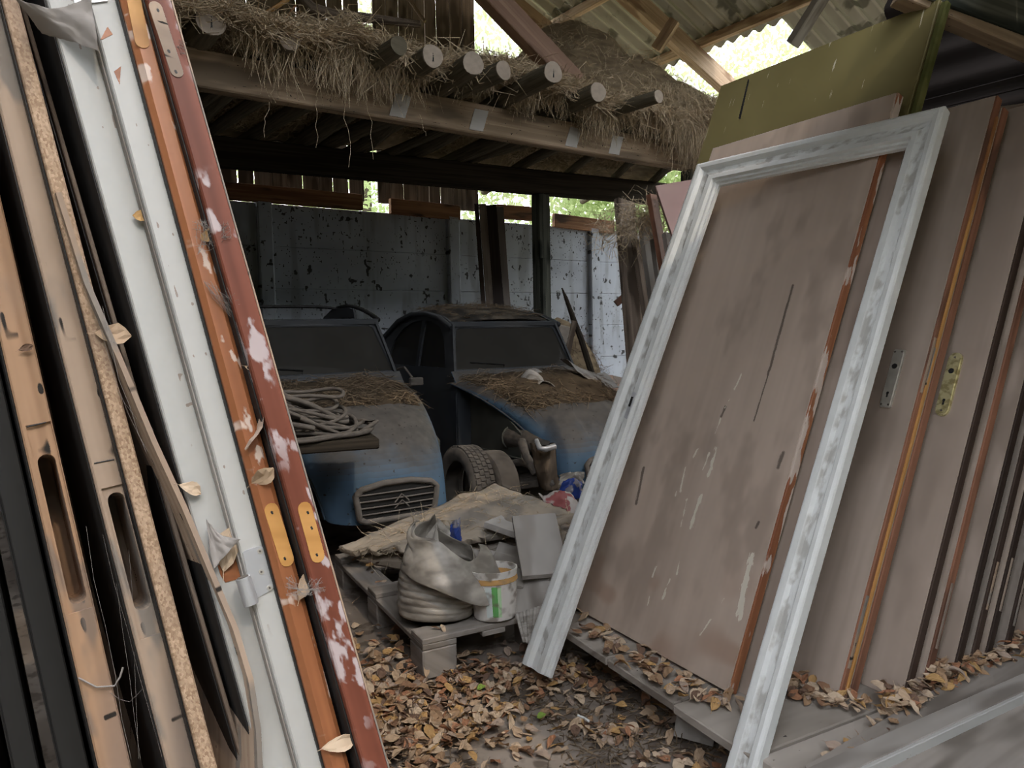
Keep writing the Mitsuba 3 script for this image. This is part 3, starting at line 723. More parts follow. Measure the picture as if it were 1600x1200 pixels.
def lock_plate(k, n_, cx, cy, hgt, w, bs, rounded, label):
    c = onp(cx, cy, n_, nrm); P2 = lambda a, b: c + ax * a - wdir * b
    def pl(out, t, off=0.0): return plate([P2(*q) - nrm * off for q in out], -nrm, t)
    if rounded: out = stadium((-hgt / 2 + w / 2, 0), (hgt / 2 - w / 2, 0), w / 2, 12)
    else: r = 0.004; out = [(sx * (hgt / 2) - (r if e else 0) * sx, sy * (w / 2) - (0 if e else r) * sy) for sx, sy, o in ((1, 1, 0), (1, -1, 1), (-1, -1, 0), (-1, 1, 1)) for e in ((0, 1) if o == 0 else (1, 0))][::1]
    if not rounded:
        h2, w2 = hgt / 2, w / 2; out = [(h2, w2 - r), (h2 - r, w2), (-h2 + r, w2), (-h2, w2 - r), (-h2, -w2 + r), (-h2 + r, -w2), (h2 - r, -w2), (h2, -w2 + r)]
    pk = part(k, 'lock_plate', pl(out, 0.007), bs, label=label)
    inner = [(a * 0.965, b * 0.86) for a, b in out]; part(pk, 'raised_field', pl(inner, 0.003, 0.007), bs)
    circ = lambda a0, b0, r: [(a0 + r * math.cos(t), b0 + r * math.sin(t)) for t in np.linspace(0, 2 * np.pi, 15)[:-1]]
    part(pk, 'handle_ring', pl(circ(hgt * 0.2, 0, 0.0125), 0.002, 0.010), bs)
    part(pk, 'handle_hole', pl(circ(hgt * 0.2, 0, 0.0092), 0.0008, 0.0122), 'm_black')
    part(pk, 'key_hole', pl(circ(-hgt * 0.26, 0, 0.005), 0.0008, 0.0103), 'm_black'); part(pk, 'key_slot', pl([(-hgt * 0.26, 0.0025), (-hgt * 0.26, -0.0025), (-hgt * 0.33, -0.003), (-hgt * 0.33, 0.003)], 0.0008, 0.0103), 'm_black')
    for s in (1, -1):
        for t in ((1, -1) if not rounded else (0,)): part(pk, 'screw', pl(circ(s * hgt * (0.455 if not rounded else 0.42), t * w * 0.32, 0.0035), 0.0012, 0.010), 'm_iron')


lock_plate(k3, n3, 1396, 592, 0.205, 0.040, 'm_silver', False, 'rectangular silver lock plate with a key slot')
lock_plate(k4, n4, 1484, 601, 0.222, 0.046, 'm_brass', True, 'rounded brass lock plate with a key slot')
lock_plate(mk[1][0], mk[1][1], 1545, 592, 0.205, 0.04, 'm_brass', True, 'brass lock plate seen edge on')
single('moulding', bar(n4 + ax * 2.07 + wdir * 0.55 - nrm * 0.05, n4 + ax * 2.09 - wdir * 0.25 + nrm * 0.15, 0.05, 0.02), 'm_raw_dusty', 'pale wooden moulding lying across the tops of the doors at the right', 'moulding')
single('moulding', bar(n4 + ax * 2.08 + wdir * 0.05 + nrm * 0.12, n4 + ax * 2.10 - wdir * 0.45 + nrm * 0.28, 0.035, 0.03), 'm_edge_yellow', 'yellowish rounded moulding on the door tops in the upper right corner', 'moulding')

# ---------------------------------------------------------------- the white door frame
FA, FBt, FC = np.array([0.043, 2.811, 0.0]), np.array([0.866, 3.379, 1.997]), np.array([1.471, 2.529, 1.989])
FA, FBt, FC = [CAM + (q - CAM) * 0.96 for q in (FA, FBt, FC)]
ey = unit(FBt - FA); ex = FC - FBt; ex = unit(ex - ey * (ex @ ey)); fn = np.cross(ex, ey); fn = fn if fn @ (CAM - FA) > 0 else -fn
FH, FW = np.linalg.norm(FBt - FA), (FC - FBt) @ ex
FPRO = [(0, 0), (0, .034), (.004, .040), (.014, .044), (.030, .042), (.036, .036), (.042, .026), (.068, .026), (.073, .030), (.080, .037), (.100, .037), (.104, .024), (.114, .024), (.118, .015), (.125, .013), (.125, 0)]
FPRO = [(w * 0.92, h) for w, h in FPRO]
fk = thing('door_frame', 'white moulded wooden door frame leaning on the brown doors', 'door frame')


def member(P, Q, Pw, Qw, n=14):
    """A length of the casing between two mitres: P, Q its outer ends, Pw, Qw how its inner side shifts per metre of width."""
    t = np.linspace(0, 1, n); m = len(FPRO); v, uv = [], []; L = np.linalg.norm(Q - P)
    for s in t:
        for w, h in FPRO: v.append(P * (1 - s) + Q * s + (Pw * (1 - s) + Qw * s) * w + fn * h); uv.append((s * L, w))
    f = []
    for i in range(n - 1):
        for j in range(m): j2 = (j + 1) % m; f += [[i * m + j, (i + 1) * m + j, (i + 1) * m + j2], [i * m + j, (i + 1) * m + j2, i * m + j2]]
    f += [[0, j, j + 1] for j in range(1, m - 1)]; b = (n - 1) * m; f += [[b, b + j + 1, b + j] for j in range(1, m - 1)]
    v = np.array(v); f = np.array(f); uv = np.array(uv); uv[:, 0] += rng.rand() * 10
    return v, (f if trimesh.Trimesh(v, f, process=False).volume > 0 else f[:, ::-1]), uv


C2 = FA + ey * FH + ex * FW
el, er = ex * 1.22, ex * 0.90
part(fk, 'jamb', member(FA, FA + ey * FH, el, el - ey), 'm_frame'); part(fk, 'head', member(FA + ey * FH, C2, el - ey, -er - ey), 'm_frame'); part(fk, 'jamb', member(C2, FA + ex * FW, -er - ey, -er), 'm_frame')
fs = lambda x, y: onp(x, y, FA + fn * 0.037, fn)
part(fk, 'strike_plate', plate([fs(989, 612), fs(994, 614), fs(980, 655), fs(975, 652)], fn, 0.0015), 'm_steel', label='small metal strike plate')
part(fk, 'latch_slot', plate([fs(987, 620), fs(990, 621), fs(985, 636), fs(982, 635)], fn, 0.0022), 'm_black')

# ---------------------------------------------------------------- boards under the doors, at the lower right
e0, e1 = G(888, 985, 0.15), G(1140, 1150, 0.15); ed = unit(e1 - e0); en = np.array([-ed[1], ed[0], 0]); en = en if en @ U > 0 else -en
pf = thing('board_platform', 'low platform of grey beige floorboards under the stacked doors', 'platform')
s = -0.15; i = 0
while s < 3.2:
    w = [0.42, 0.36, 0.33, 0.30, 0.34][i % 5]
    A = e0 + ed * s + en * (0.02 * rng.rand()); jag = 0.03 * rng.rand()
    m = box((2.05, w - 0.009, 0.03), 0.004)
    part(pf, 'plank', xf(m, A + ed * w / 2 + en * (2.05 / 2 - jag) - Z3 * (0.015 + 0.003 * rng.rand()), en, -ed, Z3), 'm_floorboard'); s += w; i += 1
for s_ in (0.02, 0.75, 1.45, 2.2):
    part(pf, 'bearer', xf(box((2.2, 0.08, 0.10), 0.005), e0 + ed * (s_ + 0.2) + en * 1.2 - Z3 * 0.083, en, -ed, Z3), 'm_pallet')
c = G(1085, 1135, 0.05)
single('slate_slab', slab(G(1052, 1150, 0.015), G(1115, 1160, 0.015), G(1052, 1150, 0.015) + np.array([0.03, 0.05, 0.10]), 0.02), 'm_grey_board', 'broken light grey slab propped against the edge of the floorboards', 'slab')
single('slate_slab', slab(G(893, 1012, 0.012), G(935, 1018, 0.012), G(893, 1012, 0.012) + np.array([0.05, 0.07, 0.09]), 0.02), 'm_grey_board', 'small dark grey slab under the far corner of the floorboards', 'slab')
single('floor_sheet', xf(box((1.3, 0.9, 0.018), 0.003), G(1585, 1190, 0.175) + U * 0.2 - V * 0.15, U, V, Z3), 'm_pallet', 'smooth dark grey sheet lying in the bottom right corner', 'sheet')
a, b = G(1318, 1198, 0.20), G(1640, 1052, 0.20)
k = thing('white_board', 'long weathered white board lying along the feet of the stacked doors', 'board'); d_ = unit(b - a); a = a - d_ * 0.5
part(k, 'top', bar(a, b, 0.065, 0.022, ch=0.003), 'm_grey_board'); sd = np.cross(d_, Z3); sd = sd if sd[1] < 0 else -sd
part(k, 'white_edge', bar(a + sd * 0.038 - Z3 * 0.004, b + sd * 0.038 - Z3 * 0.004, 0.012, 0.03, ch=0.002), 'm_white')
# ---------------------------------------------------------------- the two cars
HT = np.array([0, .2, .4, .6, .75, .88, 1.0])
HTOP = np.array([(0, 1.0), (.30, .985), (.60, .935), (.88, .83), (1.06, .70), (1.175, .53), (1.20, .30)])
HEDG = np.array([(0, .95), (.22, .90), (.44, .83), (.64, .745), (.83, .64), (.98, .52), (1.09, .34)])
HWID = np.array([.60, .565, .52, .47, .425, .385, .355])
from scipy.interpolate import CubicSpline, PchipInterpolator
_ct, _ce, _cw = PchipInterpolator(HT, HTOP), PchipInterpolator(HT, HEDG), PchipInterpolator(HT, HWID)


def hood(t, s):
    """A point of the bonnet in car axes (forward, to the right of the picture, up); s runs from -1 to 1 across it."""
    t, s = np.broadcast_arrays(np.asarray(t, float), s); a = np.abs(s)
    b = (1 - np.cos(a * np.pi / 2)) ** 1.15
    c, e = _ct(t), _ce(t); w = _cw(t) * np.sin(s * np.pi / 2)
    z = c[..., 1] + (e[..., 1] - c[..., 1]) * b
    for s0 in (0.22, -0.22): z = z + 0.007 * np.exp(-((s - s0) / 0.028) ** 2) * (t < 0.97)      # two pressed ridges
    return np.stack([c[..., 0] + (e[..., 0] - c[..., 0]) * b, w, z], -1)


def car(name, label, base, ang, zb, roof):
    F_ = np.array([math.sin(ang), -math.cos(ang), 0]); R_ = np.array([math.cos(ang), math.sin(ang), 0])
    W = lambda p: np.asarray(p, float)[..., :1] * F_ + np.asarray(p, float)[..., 1:2] * R_ + np.asarray(p, float)[..., 2:] * Z3 + np.array([base[0], base[1], zb])
    k = thing(name, label, 'car')
    t, s = np.meshgrid(np.linspace(0, 1, 48), np.linspace(-1, 1, 61), indexing='ij')
    part(k, 'bonnet', shell(W(hood(t, s)), 0.006), 'm_car', True)
    rim = W(hood(np.linspace(0, 1, 30), np.full(30, -1.0))); part(k, 'bonnet_rim', tube(rim, 0.008, 6), 'm_car', True)
    # grille
    def gp(x, z): return W([1.215 + 0.012 - 0.10 * x * x - 0.10 * abs(z - 0.42) ** 1.0, x, z])
    ol = [(-.215, .345), (-.235, .47), (-.20, .50), (-.08, .522), (.08, .522), (.20, .50), (.235, .47), (.215, .345), (.18, .325), (-.18, .325)]
    n_ = F_
    gk = part(k, 'grille', plate([gp(x * 0.96, z) for x, z in ol], n_, 0.004), 'm_black', label='grille with dark opening')
    ring = ol + [ol[0]]; P = []
    for a, b in zip(ring[:-1], ring[1:]):
        for u_ in np.linspace(0, 1, 5)[:-1]: P.append(gp(a[0] * (1 - u_) + b[0] * u_, a[1] * (1 - u_) + b[1] * u_) + F_ * 0.008)
    P.append(P[0]); part(gk, 'frame', tube(P, 0.017, 8), 'm_greyplastic', True)
    zz = [.362, .395, .428, .461, .49] if name == 'old_car' else []
    if roof is False:
        for z in (.365, .40, .435, .47):
            hw = 0.205 + 0.03 * (z - .345) / .125
            part(gk, 'slat', tube([gp(x, z) + F_ * 0.006 for x in np.linspace(-hw, hw, 9)], 0.0048, 6), 'm_greyplastic', True)
        for z0 in (.392, .425):
            part(gk, 'chevron', tube([gp(x, z0 + 0.030 - abs(x - 0.02) * 1.0) + F_ * 0.013 for x in (-.022, -.003, .02, .043, .062)], 0.0038, 6), 'm_greyplastic', label='upright chevron of the double chevron emblem')
    else:
        for z in (.365, .395, .425, .455, .485):
            part(gk, 'slat', tube([gp(x, z) + F_ * 0.006 for x in np.linspace(-.21, .21, 9)], 0.005, 6), 'm_greyplastic', True)
        for x in np.linspace(-.18, .18, 10): part(gk, 'bar', tube([gp(x, z) + F_ * 0.008 for z in np.linspace(.34, .505, 6)], 0.0045, 6), 'm_greyplastic', True)
    # scuttle, windscreen
    q = [W([x, l, z]) for x, l, z in ((0.03, -.56, .955), (0.03, .56, .955), (-.03, .56, 1.03), (-.03, -.56, 1.03))]
    part(k, 'scuttle', shell(np.array([[W([0.05 - 0.09 * b, l, .935 + .10 * b]) for l in np.linspace(-.58, .58, 12)] for b in np.linspace(0, 1, 5)]), 0.01), 'm_car', True)
    wb_, wt = [(-.045, l, 1.035) for l in (-.555, .555)], [(-.20, l, 1.375) for l in (-.485, .485)]
    def ws(a, b): l = a * (.54 * (1 - b) + .47 * b); return W([-.045 - .155 * b + 0.0 - 0.02 * a * a, l, 1.035 + .34 * b])
    part(k, 'windscreen', shell(np.array([[ws(a, b) for a in np.linspace(-1, 1, 9)] for b in np.linspace(0, 1, 5)]), 0.004), 'm_dustglass', True)
    loop = [ws(a, b) for a, b in [(-1, 0), (-1, .5), (-.98, .93), (-.9, 1), (0, 1), (.9, 1), (.98, .93), (1, .5), (1, 0), (0, 0), (-1, 0)]]
    part(k, 'windscreen_frame', tube(loop, 0.017, 8), 'm_car_side', True)
    part(k, 'header', bar(W([-.215, -.50, 1.395]), W([-.215, .50, 1.395]), 0.05, 0.05, ch=0.015), 'm_car_side')
    part(k, 'wiper', tube([W([-.04, -.12, 1.03]), ws(-.2, .12) + F_ * .012, ws(-.75, .2) + F_ * .012], 0.006, 6), 'm_black')
    # the sides, as pressed sheets with the door windows cut out
    top = [(-.19, 1.40), (-.40, 1.47), (-.70, 1.515), (-1.0, 1.515), (-1.3, 1.46), (-1.6, 1.33), (-1.85, 1.10), (-1.98, .85), (-1.98, .35)]
    outer = top + [(.02, .30), (.06, .93), (-.02, 1.02)]
    wins = [[(-.20, 1.06), (-.30, 1.28), (-.42, 1.385), (-.60, 1.43), (-.74, 1.44), (-.74, 1.06)], [(-.80, 1.06), (-.80, 1.44), (-1.0, 1.435), (-1.2, 1.38), (-1.38, 1.27), (-1.48, 1.06)]]
    for sgn in (-1, 1):
        m = m3.CrossSection([np.array(outer, float)], m3.FillRule.EvenOdd)
        for w in wins: m = m - m3.CrossSection([np.array(w, float)], m3.FillRule.EvenOdd)
        if roof is False: m = m - m3.CrossSection([np.array([(-.22, 1.5), (-.25, 1.06), (-1.0, 1.06), (-1.6, 1.6), (-.2, 1.7)])], m3.FillRule.EvenOdd) if sgn < 0 else m - m3.CrossSection([np.array([(-.22, 1.6), (-.24, 1.06), (-.5, 1.06), (-.62, 1.6)])], m3.FillRule.EvenOdd)
        e = m3.Manifold.extrude(m, 0.02).refine_to_length(0.09).to_mesh(); v = np.array(e.vert_properties[:, :3]); f = np.array(e.tri_verts)
        zz = v[:, 1]; l = .585 - .11 * np.clip((zz - .85) / .6, 0, 1) ** 1.2 - .05 * np.clip((.5 - zz) / .3, 0, 1) + .012 * np.exp(-((zz - .86) / .02) ** 2) - v[:, 2]
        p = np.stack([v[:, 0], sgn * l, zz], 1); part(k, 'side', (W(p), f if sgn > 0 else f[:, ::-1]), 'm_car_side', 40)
        if roof:
            for w in wins:
                pw = np.array(w); lz = .575 - .11 * np.clip((pw[:, 1] - .85) / .6, 0, 1) ** 1.2
                part(k, 'door_window', plate(W(np.stack([pw[:, 0] * 1.0, sgn * (lz - 0.012), pw[:, 1]], 1)), R_ * sgn, 0.004), 'm_dustglass')
            arc = np.array(top[:-1]); la = .475 + 0.02 - .0 * arc[:, 1] + (1.5 - arc[:, 1]) * .14
            part(k, 'roof_rail', tube(W(np.stack([arc[:, 0], sgn * la, arc[:, 1] - .015], 1)), 0.022, 8), 'm_car_side', True)
        # inner wing, below the edge of the bonnet
        iw = [(.03, .93), (.22, .885), (.44, .815), (.64, .73), (.80, .65), (.80, .47), (.03, .47)]
        part(k, 'inner_wing', plate([W([a, sgn * .46, b]) for a, b in iw], R_ * sgn, 0.012), 'm_inner')
        part(k, 'wing_fold', bar(W([.03, sgn * .475, .475]), W([.80, sgn * .475, .475]), 0.02, 0.012), 'm_inner')
        part(k, 'side_post', plate([W([.05, sgn * .46, .92]), W([.05, sgn * .58, .92]), W([.05, sgn * .58, .30]), W([.05, sgn * .46, .30])], F_, 0.01), 'm_car_side')
    arcs = CubicSpline([0, .2, .45, .7, 1], np.array([(-.20, 1.41), (-.55, 1.50), (-1.0, 1.53), (-1.45, 1.42), (-1.95, .95)]))
    if roof:
        tt, aa_ = np.meshgrid(np.linspace(0, 1, 26), np.linspace(-1, 1, 15), indexing='ij'); c = arcs(tt)
        P = np.stack([c[..., 0], aa_ * (.49 + .14 * np.clip(1.4 - c[..., 1], 0, 1)), c[..., 1] + .035 * (1 - aa_ ** 2) - .035 * aa_ ** 8 + .012 * (nfbm(tt * 9, aa_ * 4, 3) - .5)], -1)
        part(k, 'canvas_roof', shell(W(P)[:, ::-1], 0.01), 'm_canvas', True)
    else:
        for a, b in ((-1.0, .05), (-1.58, .0)):
            h = [W([a, l, (1.535 if a > -1.2 else 1.375) - .03 * (abs(l) / .5) ** 6]) for l in np.linspace(-.5, .5, 12)]
            part(k, 'roof_bar', tube(h, 0.012, 8), 'm_black', True)
        c = arcs(np.linspace(0, .85, 20))
        for sgn in (-1, 1): part(k, 'roof_rail', tube(W(np.stack([c[:, 0], np.full(20, sgn * .50), c[:, 1]], 1)), 0.016, 8), 'm_black', True)
        q = [(-.40, 1.06), (-.50, 1.30), (-.66, 1.42), (-.85, 1.49), (-1.05, 1.51), (-1.3, 1.45), (-1.6, 1.30), (-1.75, 1.06)]
        part(k, 'quarter_panel', plate([W([a, .48, b]) for a, b in q], -R_, 0.01), 'm_black')
    part(k, 'tail_panel', plate([W(q) for q in ((-1.98, -.56, .35), (-1.98, .56, .35), (-1.97, .56, .95), (-1.97, -.56, .95))], -F_, 0.01), 'm_car_side')
    part(k, 'floor_pan', bar(W([-1.95, 0, .28]), W([.75, 0, .28]), .94, .05), 'm_iron')
    part(k, 'engine', xf(box((.42, .40, .34), 0.05), W([.78, 0, .50]), F_, R_, Z3), 'm_iron')
    part(k, 'axle_tube', tube([W([.45, -.62, .33]), W([.45, 0, .33]), W([.45, .62, .33])], 0.045, 12), 'm_iron', True)
    return k, W, F_, R_


a30 = math.radians(32)
lc, WL, FL, RL = car('old_car', 'old dusty blue roofless car with a double chevron grille and straw on its bonnet', np.array([-1.275, 4.98]), a30, -0.02, False)
ring = [D(505, 765, 3.95) + 0.10 * (math.cos(t) * unit(FL) + math.sin(t) * Z3) for t in np.linspace(0, 2 * np.pi, 25)]
mk_ = part(lc, 'mirror', xf(box((.10, .03, .055), 0.012), D(650, 596, 5.05), RL, FL, Z3), 'm_iron', label='small dusty wing mirror')
part(lc, 'mirror_arm', tube([D(620, 577, 5.2), D(632, 574, 5.1), D(644, 590, 5.06)], 0.008, 6), 'm_iron')
drum = WL([.62, -.56, .40]); part(lc, 'brake_drum', tube([drum - RL * .05, drum + RL * .05], 0.13, 24), 'm_iron', 40, label='round dark brake drum')
part(lc, 'drum_rim', tube([drum - RL * .055 + .135 * (math.cos(t) * FL + math.sin(t) * Z3) for t in np.linspace(0, 2 * np.pi, 25)], 0.011, 8), 'm_greyplastic', True)

rc, WR, FR, RR_ = car('old_car', 'old dusty blue car with an arched canvas roof, its front wing missing', np.array([0.06, 5.92]), math.radians(30), -0.05, True)
p0 = WR([.80, -.40, .60])
part(rc, 'heater_duct', tube([WR([.62, -.44, .60]), WR([.80, -.40, .60]), WR([.98, -.33, .56])], [.075, .08, .07], 14), 'm_iron', 40, label='dusty heater duct')
part(rc, 'duct_ring', tube([WR([.625, -.44, .60]) + .078 * (math.cos(t) * unit(np.cross(FR, Z3)) + math.sin(t) * Z3) for t in np.linspace(0, 2 * np.pi, 17)], 0.008, 6), 'm_inner', True)
part(rc, 'bumper_bracket', tube([D(838, 688, 4.35), D(843, 700, 4.3), D(852, 702, 4.3), D(868, 697, 4.32)], [.014, .016, .018, .018], 10), 'm_steel', True, label='bare metal bracket')
sv = np.array([[D(828 + 14 * b + 40 * a * (1 - .25 * b), 692 + 68 * b + 6 * math.sin(3 * a), 4.42 - .06 * math.sin(a * 3.1) - .03 * math.sin(a * 9 + b * 5) - .02 * math.sin(b * 11 + a * 3)) for a in np.linspace(0, 1, 10)] for b in np.linspace(0, 1, 10)])
part(rc, 'cooling_shroud', shell(sv, 0.02), 'm_rust', True, label='rusty brown cooling shroud')
part(rc, 'exhaust_pipe', tube([D(780, 728, 4.7), D(815, 722, 4.65), D(850, 735, 4.5), D(862, 760, 4.4)], 0.025, 10), 'm_iron', True)
part(rc, 'suspension_arm', tube([D(815, 690, 4.6), D(822, 712, 4.5), D(838, 740, 4.45)], [.03, .025, .03], 10), 'm_iron', True)

# straw and dirt on the bonnets
def litter(hoodW, n, t0, t1, s0, s1, seed, lens=(.05, .22)):
    g = np.random.RandomState(seed); t, s = t0 + (t1 - t0) * g.rand(n), s0 + (s1 - s0) * g.rand(n)
    keep = npn(t * 9 + seed, s * 5) > 0.28; t, s = t[keep], s[keep]; p = hoodW(hood(t, s)); e = .02; d1 = hoodW(hood(t + e, s)) - p; d2 = hoodW(hood(t, s + e)) - p
    a = g.rand(len(t)) * 6.28; d = d1 / np.linalg.norm(d1, axis=1, keepdims=True) * np.cos(a)[:, None] + d2 / np.linalg.norm(d2, axis=1, keepdims=True) * np.sin(a)[:, None]
    d[:, 2] += .06 * g.randn(len(t)); p[:, 2] += .004 + .022 * g.rand(len(t))
    return straws(p - d * .05, d, lens[0] + (lens[1] - lens[0]) * g.rand(len(t)) ** 2, .0016 + .001 * g.rand(len(t)), .35, seed)


def litter_base(hoodW, t0, t1, s0, s1, h, seed):
    t, s = np.meshgrid(np.linspace(t0, t1, 40), np.linspace(s0, s1, 50), indexing='ij'); p = hoodW(hood(t, s))
    ed_ = np.minimum(np.minimum(t - t0, t1 - t) / (t1 - t0), np.minimum(s - s0, s1 - s) / (s1 - s0)) * 4 + .7 * (nfbm(t * 14, s * 6, seed) - .55)
    p[..., 2] += h * np.clip(ed_, -.6, 1) * (.5 + nfbm(t * 20, s * 9, seed + 3)) ; return shell(p, .01)


k = thing('straw_litter', 'layer of dry straw and twigs lying on the bonnet of the roofless car', 'straw', kind='stuff')
put(k + '__base', litter_base(WL, .02, .50, -.75, .62, .014, 3), 'm_litter', True); put(k + '__straws', litter(WL, 2600, .02, .50, -.7, .6, 5), 'm_straw_grey'); labels[k + '__base'] = labels[k + '__straws'] = {'kind': 'stuff'}
k = thing('straw_litter', 'thick dark litter of straw lying on the bonnet of the car with the canvas roof', 'straw', kind='stuff')
put(k + '__base', litter_base(WR, .0, .60, -.68, .75, .035, 9), 'm_litter', True); put(k + '__straws', litter(WR, 2600, .0, .60, -.68, .75, 6), 'm_straw_grey'); labels[k + '__base'] = labels[k + '__straws'] = {'kind': 'stuff'}
g_ = np.random.RandomState(4); n = 500; tt, aa_ = g_.rand(n) * .5, g_.rand(n) * 1.8 - .9
cc = CubicSpline([0, .2, .45, .7, 1], np.array([(-.20, 1.41), (-.55, 1.50), (-1.0, 1.53), (-1.45, 1.42), (-1.95, .95)]))(tt)
pp = WR(np.stack([cc[:, 0], aa_ * .49, cc[:, 1] + .05 - .035 * aa_ ** 2 - .03 * aa_ ** 8], -1)); dd = g_.normal(size=(n, 3)); dd[:, 2] *= .12
k = single('straw_litter', straws(pp, dd, .04 + .08 * g_.rand(n), .0016, .3, 8), 'm_straw_grey', 'scattered straw lying on the canvas roof of the right hand car', 'straw', kind='stuff')
for (t0, s0, w, l, tw, lab) in ((.30, .50, .30, .26, .25, 'large curled grey sheet of bark lying on the right car bonnet below its windscreen'), (.16, -.02, .16, .12, .1, 'small grey scrap of sheet lying in the litter below the right car windscreen'), (.36, -.22, .14, .20, -.2, 'flat grey scrap of sheet lying on the left half of the right car bonnet')):
    c = hood(t0, s0); a, b = np.meshgrid(np.linspace(-1, 1, 9), np.linspace(-1, 1, 9), indexing='ij')
    P = c + np.stack([l / 2 * b + .05 * a, w / 2 * a, .05 + .05 * a * a * np.sign(w - .2) + .02 * np.sin(3 * b + tw * 9) - (.18 * b) * l - .02 * np.abs(a) - (s0 * .12 * a)], -1)
    single('bark_sheet', shell(WR(P)[:, ::-1], .006), 'm_grey_board', lab, 'bark', smooth=True)

# ---------------------------------------------------------------- tyres between the cars
def tyre(c, axis, R, w, label, tread):
    k = thing('car_tyre', label, 'tyre'); ex, ey, ez = frame_of(axis)
    prof = [(R * .66, -w * .36), (R * .70, -w * .44), (R * .82, -w * .52), (R * .93, -w * .48), (R * .985, -w * .40), (R, -w * .2), (R, w * .2), (R * .985, w * .40), (R * .93, w * .48), (R * .82, w * .52), (R * .70, w * .44), (R * .66, w * .36), (R * .72, w * .3), (R * .85, w * .36), (R * .88, 0), (R * .85, -w * .36), (R * .72, -w * .3), (R * .66, -w * .36)]
    m = lathe(prof, 44); part(k, 'carcass', (m[0][:, [2, 0, 1]] @ np.array([ex, ey, ez]) + c, m[1]), 'm_rubber', 40)
    if tread:
        bl = []
        for i in range(46):
            for j in range(4):
                t = (i + .5 * (j % 2)) / 46 * 2 * np.pi; o = c + ex * (j - 1.5) * w * .2 + (R + .002) * (math.cos(t) * ey + math.sin(t) * ez); rad = math.cos(t) * ey + math.sin(t) * ez
                bl.append(xf(box((w * .17, R * .105, .010), .002), o, ex, np.cross(rad, ex), rad))
        part(k, 'tread_blocks', cat(bl), 'm_rubber', kind='stuff')
    return k


tyre(D(728, 765, 4.55), unit([-.86, -.5, .05]), .265, .16, 'old car tyre with block tread standing upright between the two cars', True)
tyre(D(769, 767, 4.66), unit([-.86, -.5, .03]), .255, .15, 'old car tyre with worn smooth tread leaning beside the block tread one', False)
cw = np.array([[D(696 + 46 * a, 706 + 30 * a + 28 * b + 26 * b * a + 8 * math.sin(3 * a), 4.28 - .05 * math.sin(3 * a)) for a in np.linspace(0, 1, 8)] for b in np.linspace(0, 1, 5)])

# ---------------------------------------------------------------- plank with a coil of cable before the left car
pa, pb_ = D(592, 684, 3.45), D(440, 704, 3.30)
pd = unit((pb_ - pa) * [1, 1, 0]); pn = np.array([-pd[1], pd[0], 0]); pn = pn if pn[1] > 0 else -pn
zt_ = pa[2]
m = xf(box((.95, .42, .05), .006), np.array([pa[0], pa[1], zt_ - .025]) + pd * .475 + pn * .2, pd, np.cross(Z3, pd), Z3)
tr = thing('trestle', 'dark trestle with a plank top carrying the cable coil, before the left car', 'trestle')
part(tr, 'plank', m, 'm_beam_dark')
for a in (.45, .88):
    for b in (.04, .36):
        q = np.array([pa[0], pa[1], 0]) + pd * a + pn * b; part(tr, 'leg', bar(q - Z3 * .02, q + Z3 * (zt_ - .05), .04, .04), 'm_beam_dark')
ck = thing('cable_coil', 'tangled coil of grey cable heaped on the plank in front of the left car', 'cable coil')
cc0 = np.array([pa[0], pa[1], zt_]) + pd * .36 + pn * .2
g_ = np.random.RandomState(12)
for i in range(24):
    lev = i / 23; r = .27 - .09 * lev + .02 * g_.randn(); tilt = g_.normal(size=2) * .13 + np.array([.35 * lev, 0]); ph = g_.rand() * 6.28; e = .75 + .2 * g_.rand()
    off = (pd * (.05 * g_.randn() + .06 * lev) + pn * .02 * g_.randn())
    t = np.linspace(0, 2 * np.pi * (.8 + .35 * g_.rand()), 34) + ph
    x, y = r * np.cos(t), r * e * .8 * np.sin(t)
    P = cc0 + off + pd * x[:, None] + pn * y[:, None] + Z3 * (.012 + .20 * lev + tilt[0] * x + tilt[1] * y + .01 * np.sin(3 * t))[:, None]
    P[:, 2] = np.maximum(P[:, 2], zt_ + .010)
    part(ck, 'loop', tube(P, .0095 if i % 4 else .013, 7), 'm_cable', True)
part(ck, 'flex_end', tube([cc0 + pd * -.28 - pn * .1 + Z3 * .012, cc0 - pd * .38 - pn * .05 + Z3 * .06, cc0 - pd * .33 + pn * .05 + Z3 * .05, cc0 - pd * .2 - pn * .12 + Z3 * .02], .010, 8), 'm_cable', True)

# ---------------------------------------------------------------- pallet and the heap of sacks and boards on it
C0 = G(660, 1000, .15); e1 = unit((G(525, 868, .15) - C0)); e2 = np.array([-e1[1], e1[0], 0]); e2 = e2 if e2[0] > 0 else -e2
def pal(s, t, z): return np.array([C0[0], C0[1], 0]) + e1 * s + e2 * t + Z3 * z
pk = thing('pallet', 'dirty grey wooden pallet on the ground in front of the cars', 'pallet')
PL, PW = 1.25, 1.05
for s_ in (0.06, .625, 1.19): part(pk, 'deck_board', xf(box((PW, .12, .022), .003, 0), pal(s_, PW / 2, .139), e2, -e1, Z3), 'm_pallet')
for t_, w_ in ((.07, .14), (.30, .10), (.53, .14), (.76, .10), (.98, .14)): part(pk, 'runner', xf(box((PL, w_, .022), .003), pal(PL / 2, t_, .117 if t_ in (.30, .76) else .1165), e1, e2, Z3), 'm_pallet')
for s_ in (.07, .625, 1.18):
    for t_ in (.07, .53, .98): part(pk, 'block', xf(box((.14, .14, .115), .006), pal(s_, t_, .048), e1, e2, Z3), 'm_pallet')
Pc = [G(530, 862, .21), G(652, 874, .22), G(905, 812, .40), G(775, 762, .42)]
a, b = np.meshgrid(np.linspace(0, 1, 60), np.linspace(0, 1, 60), indexing='ij')
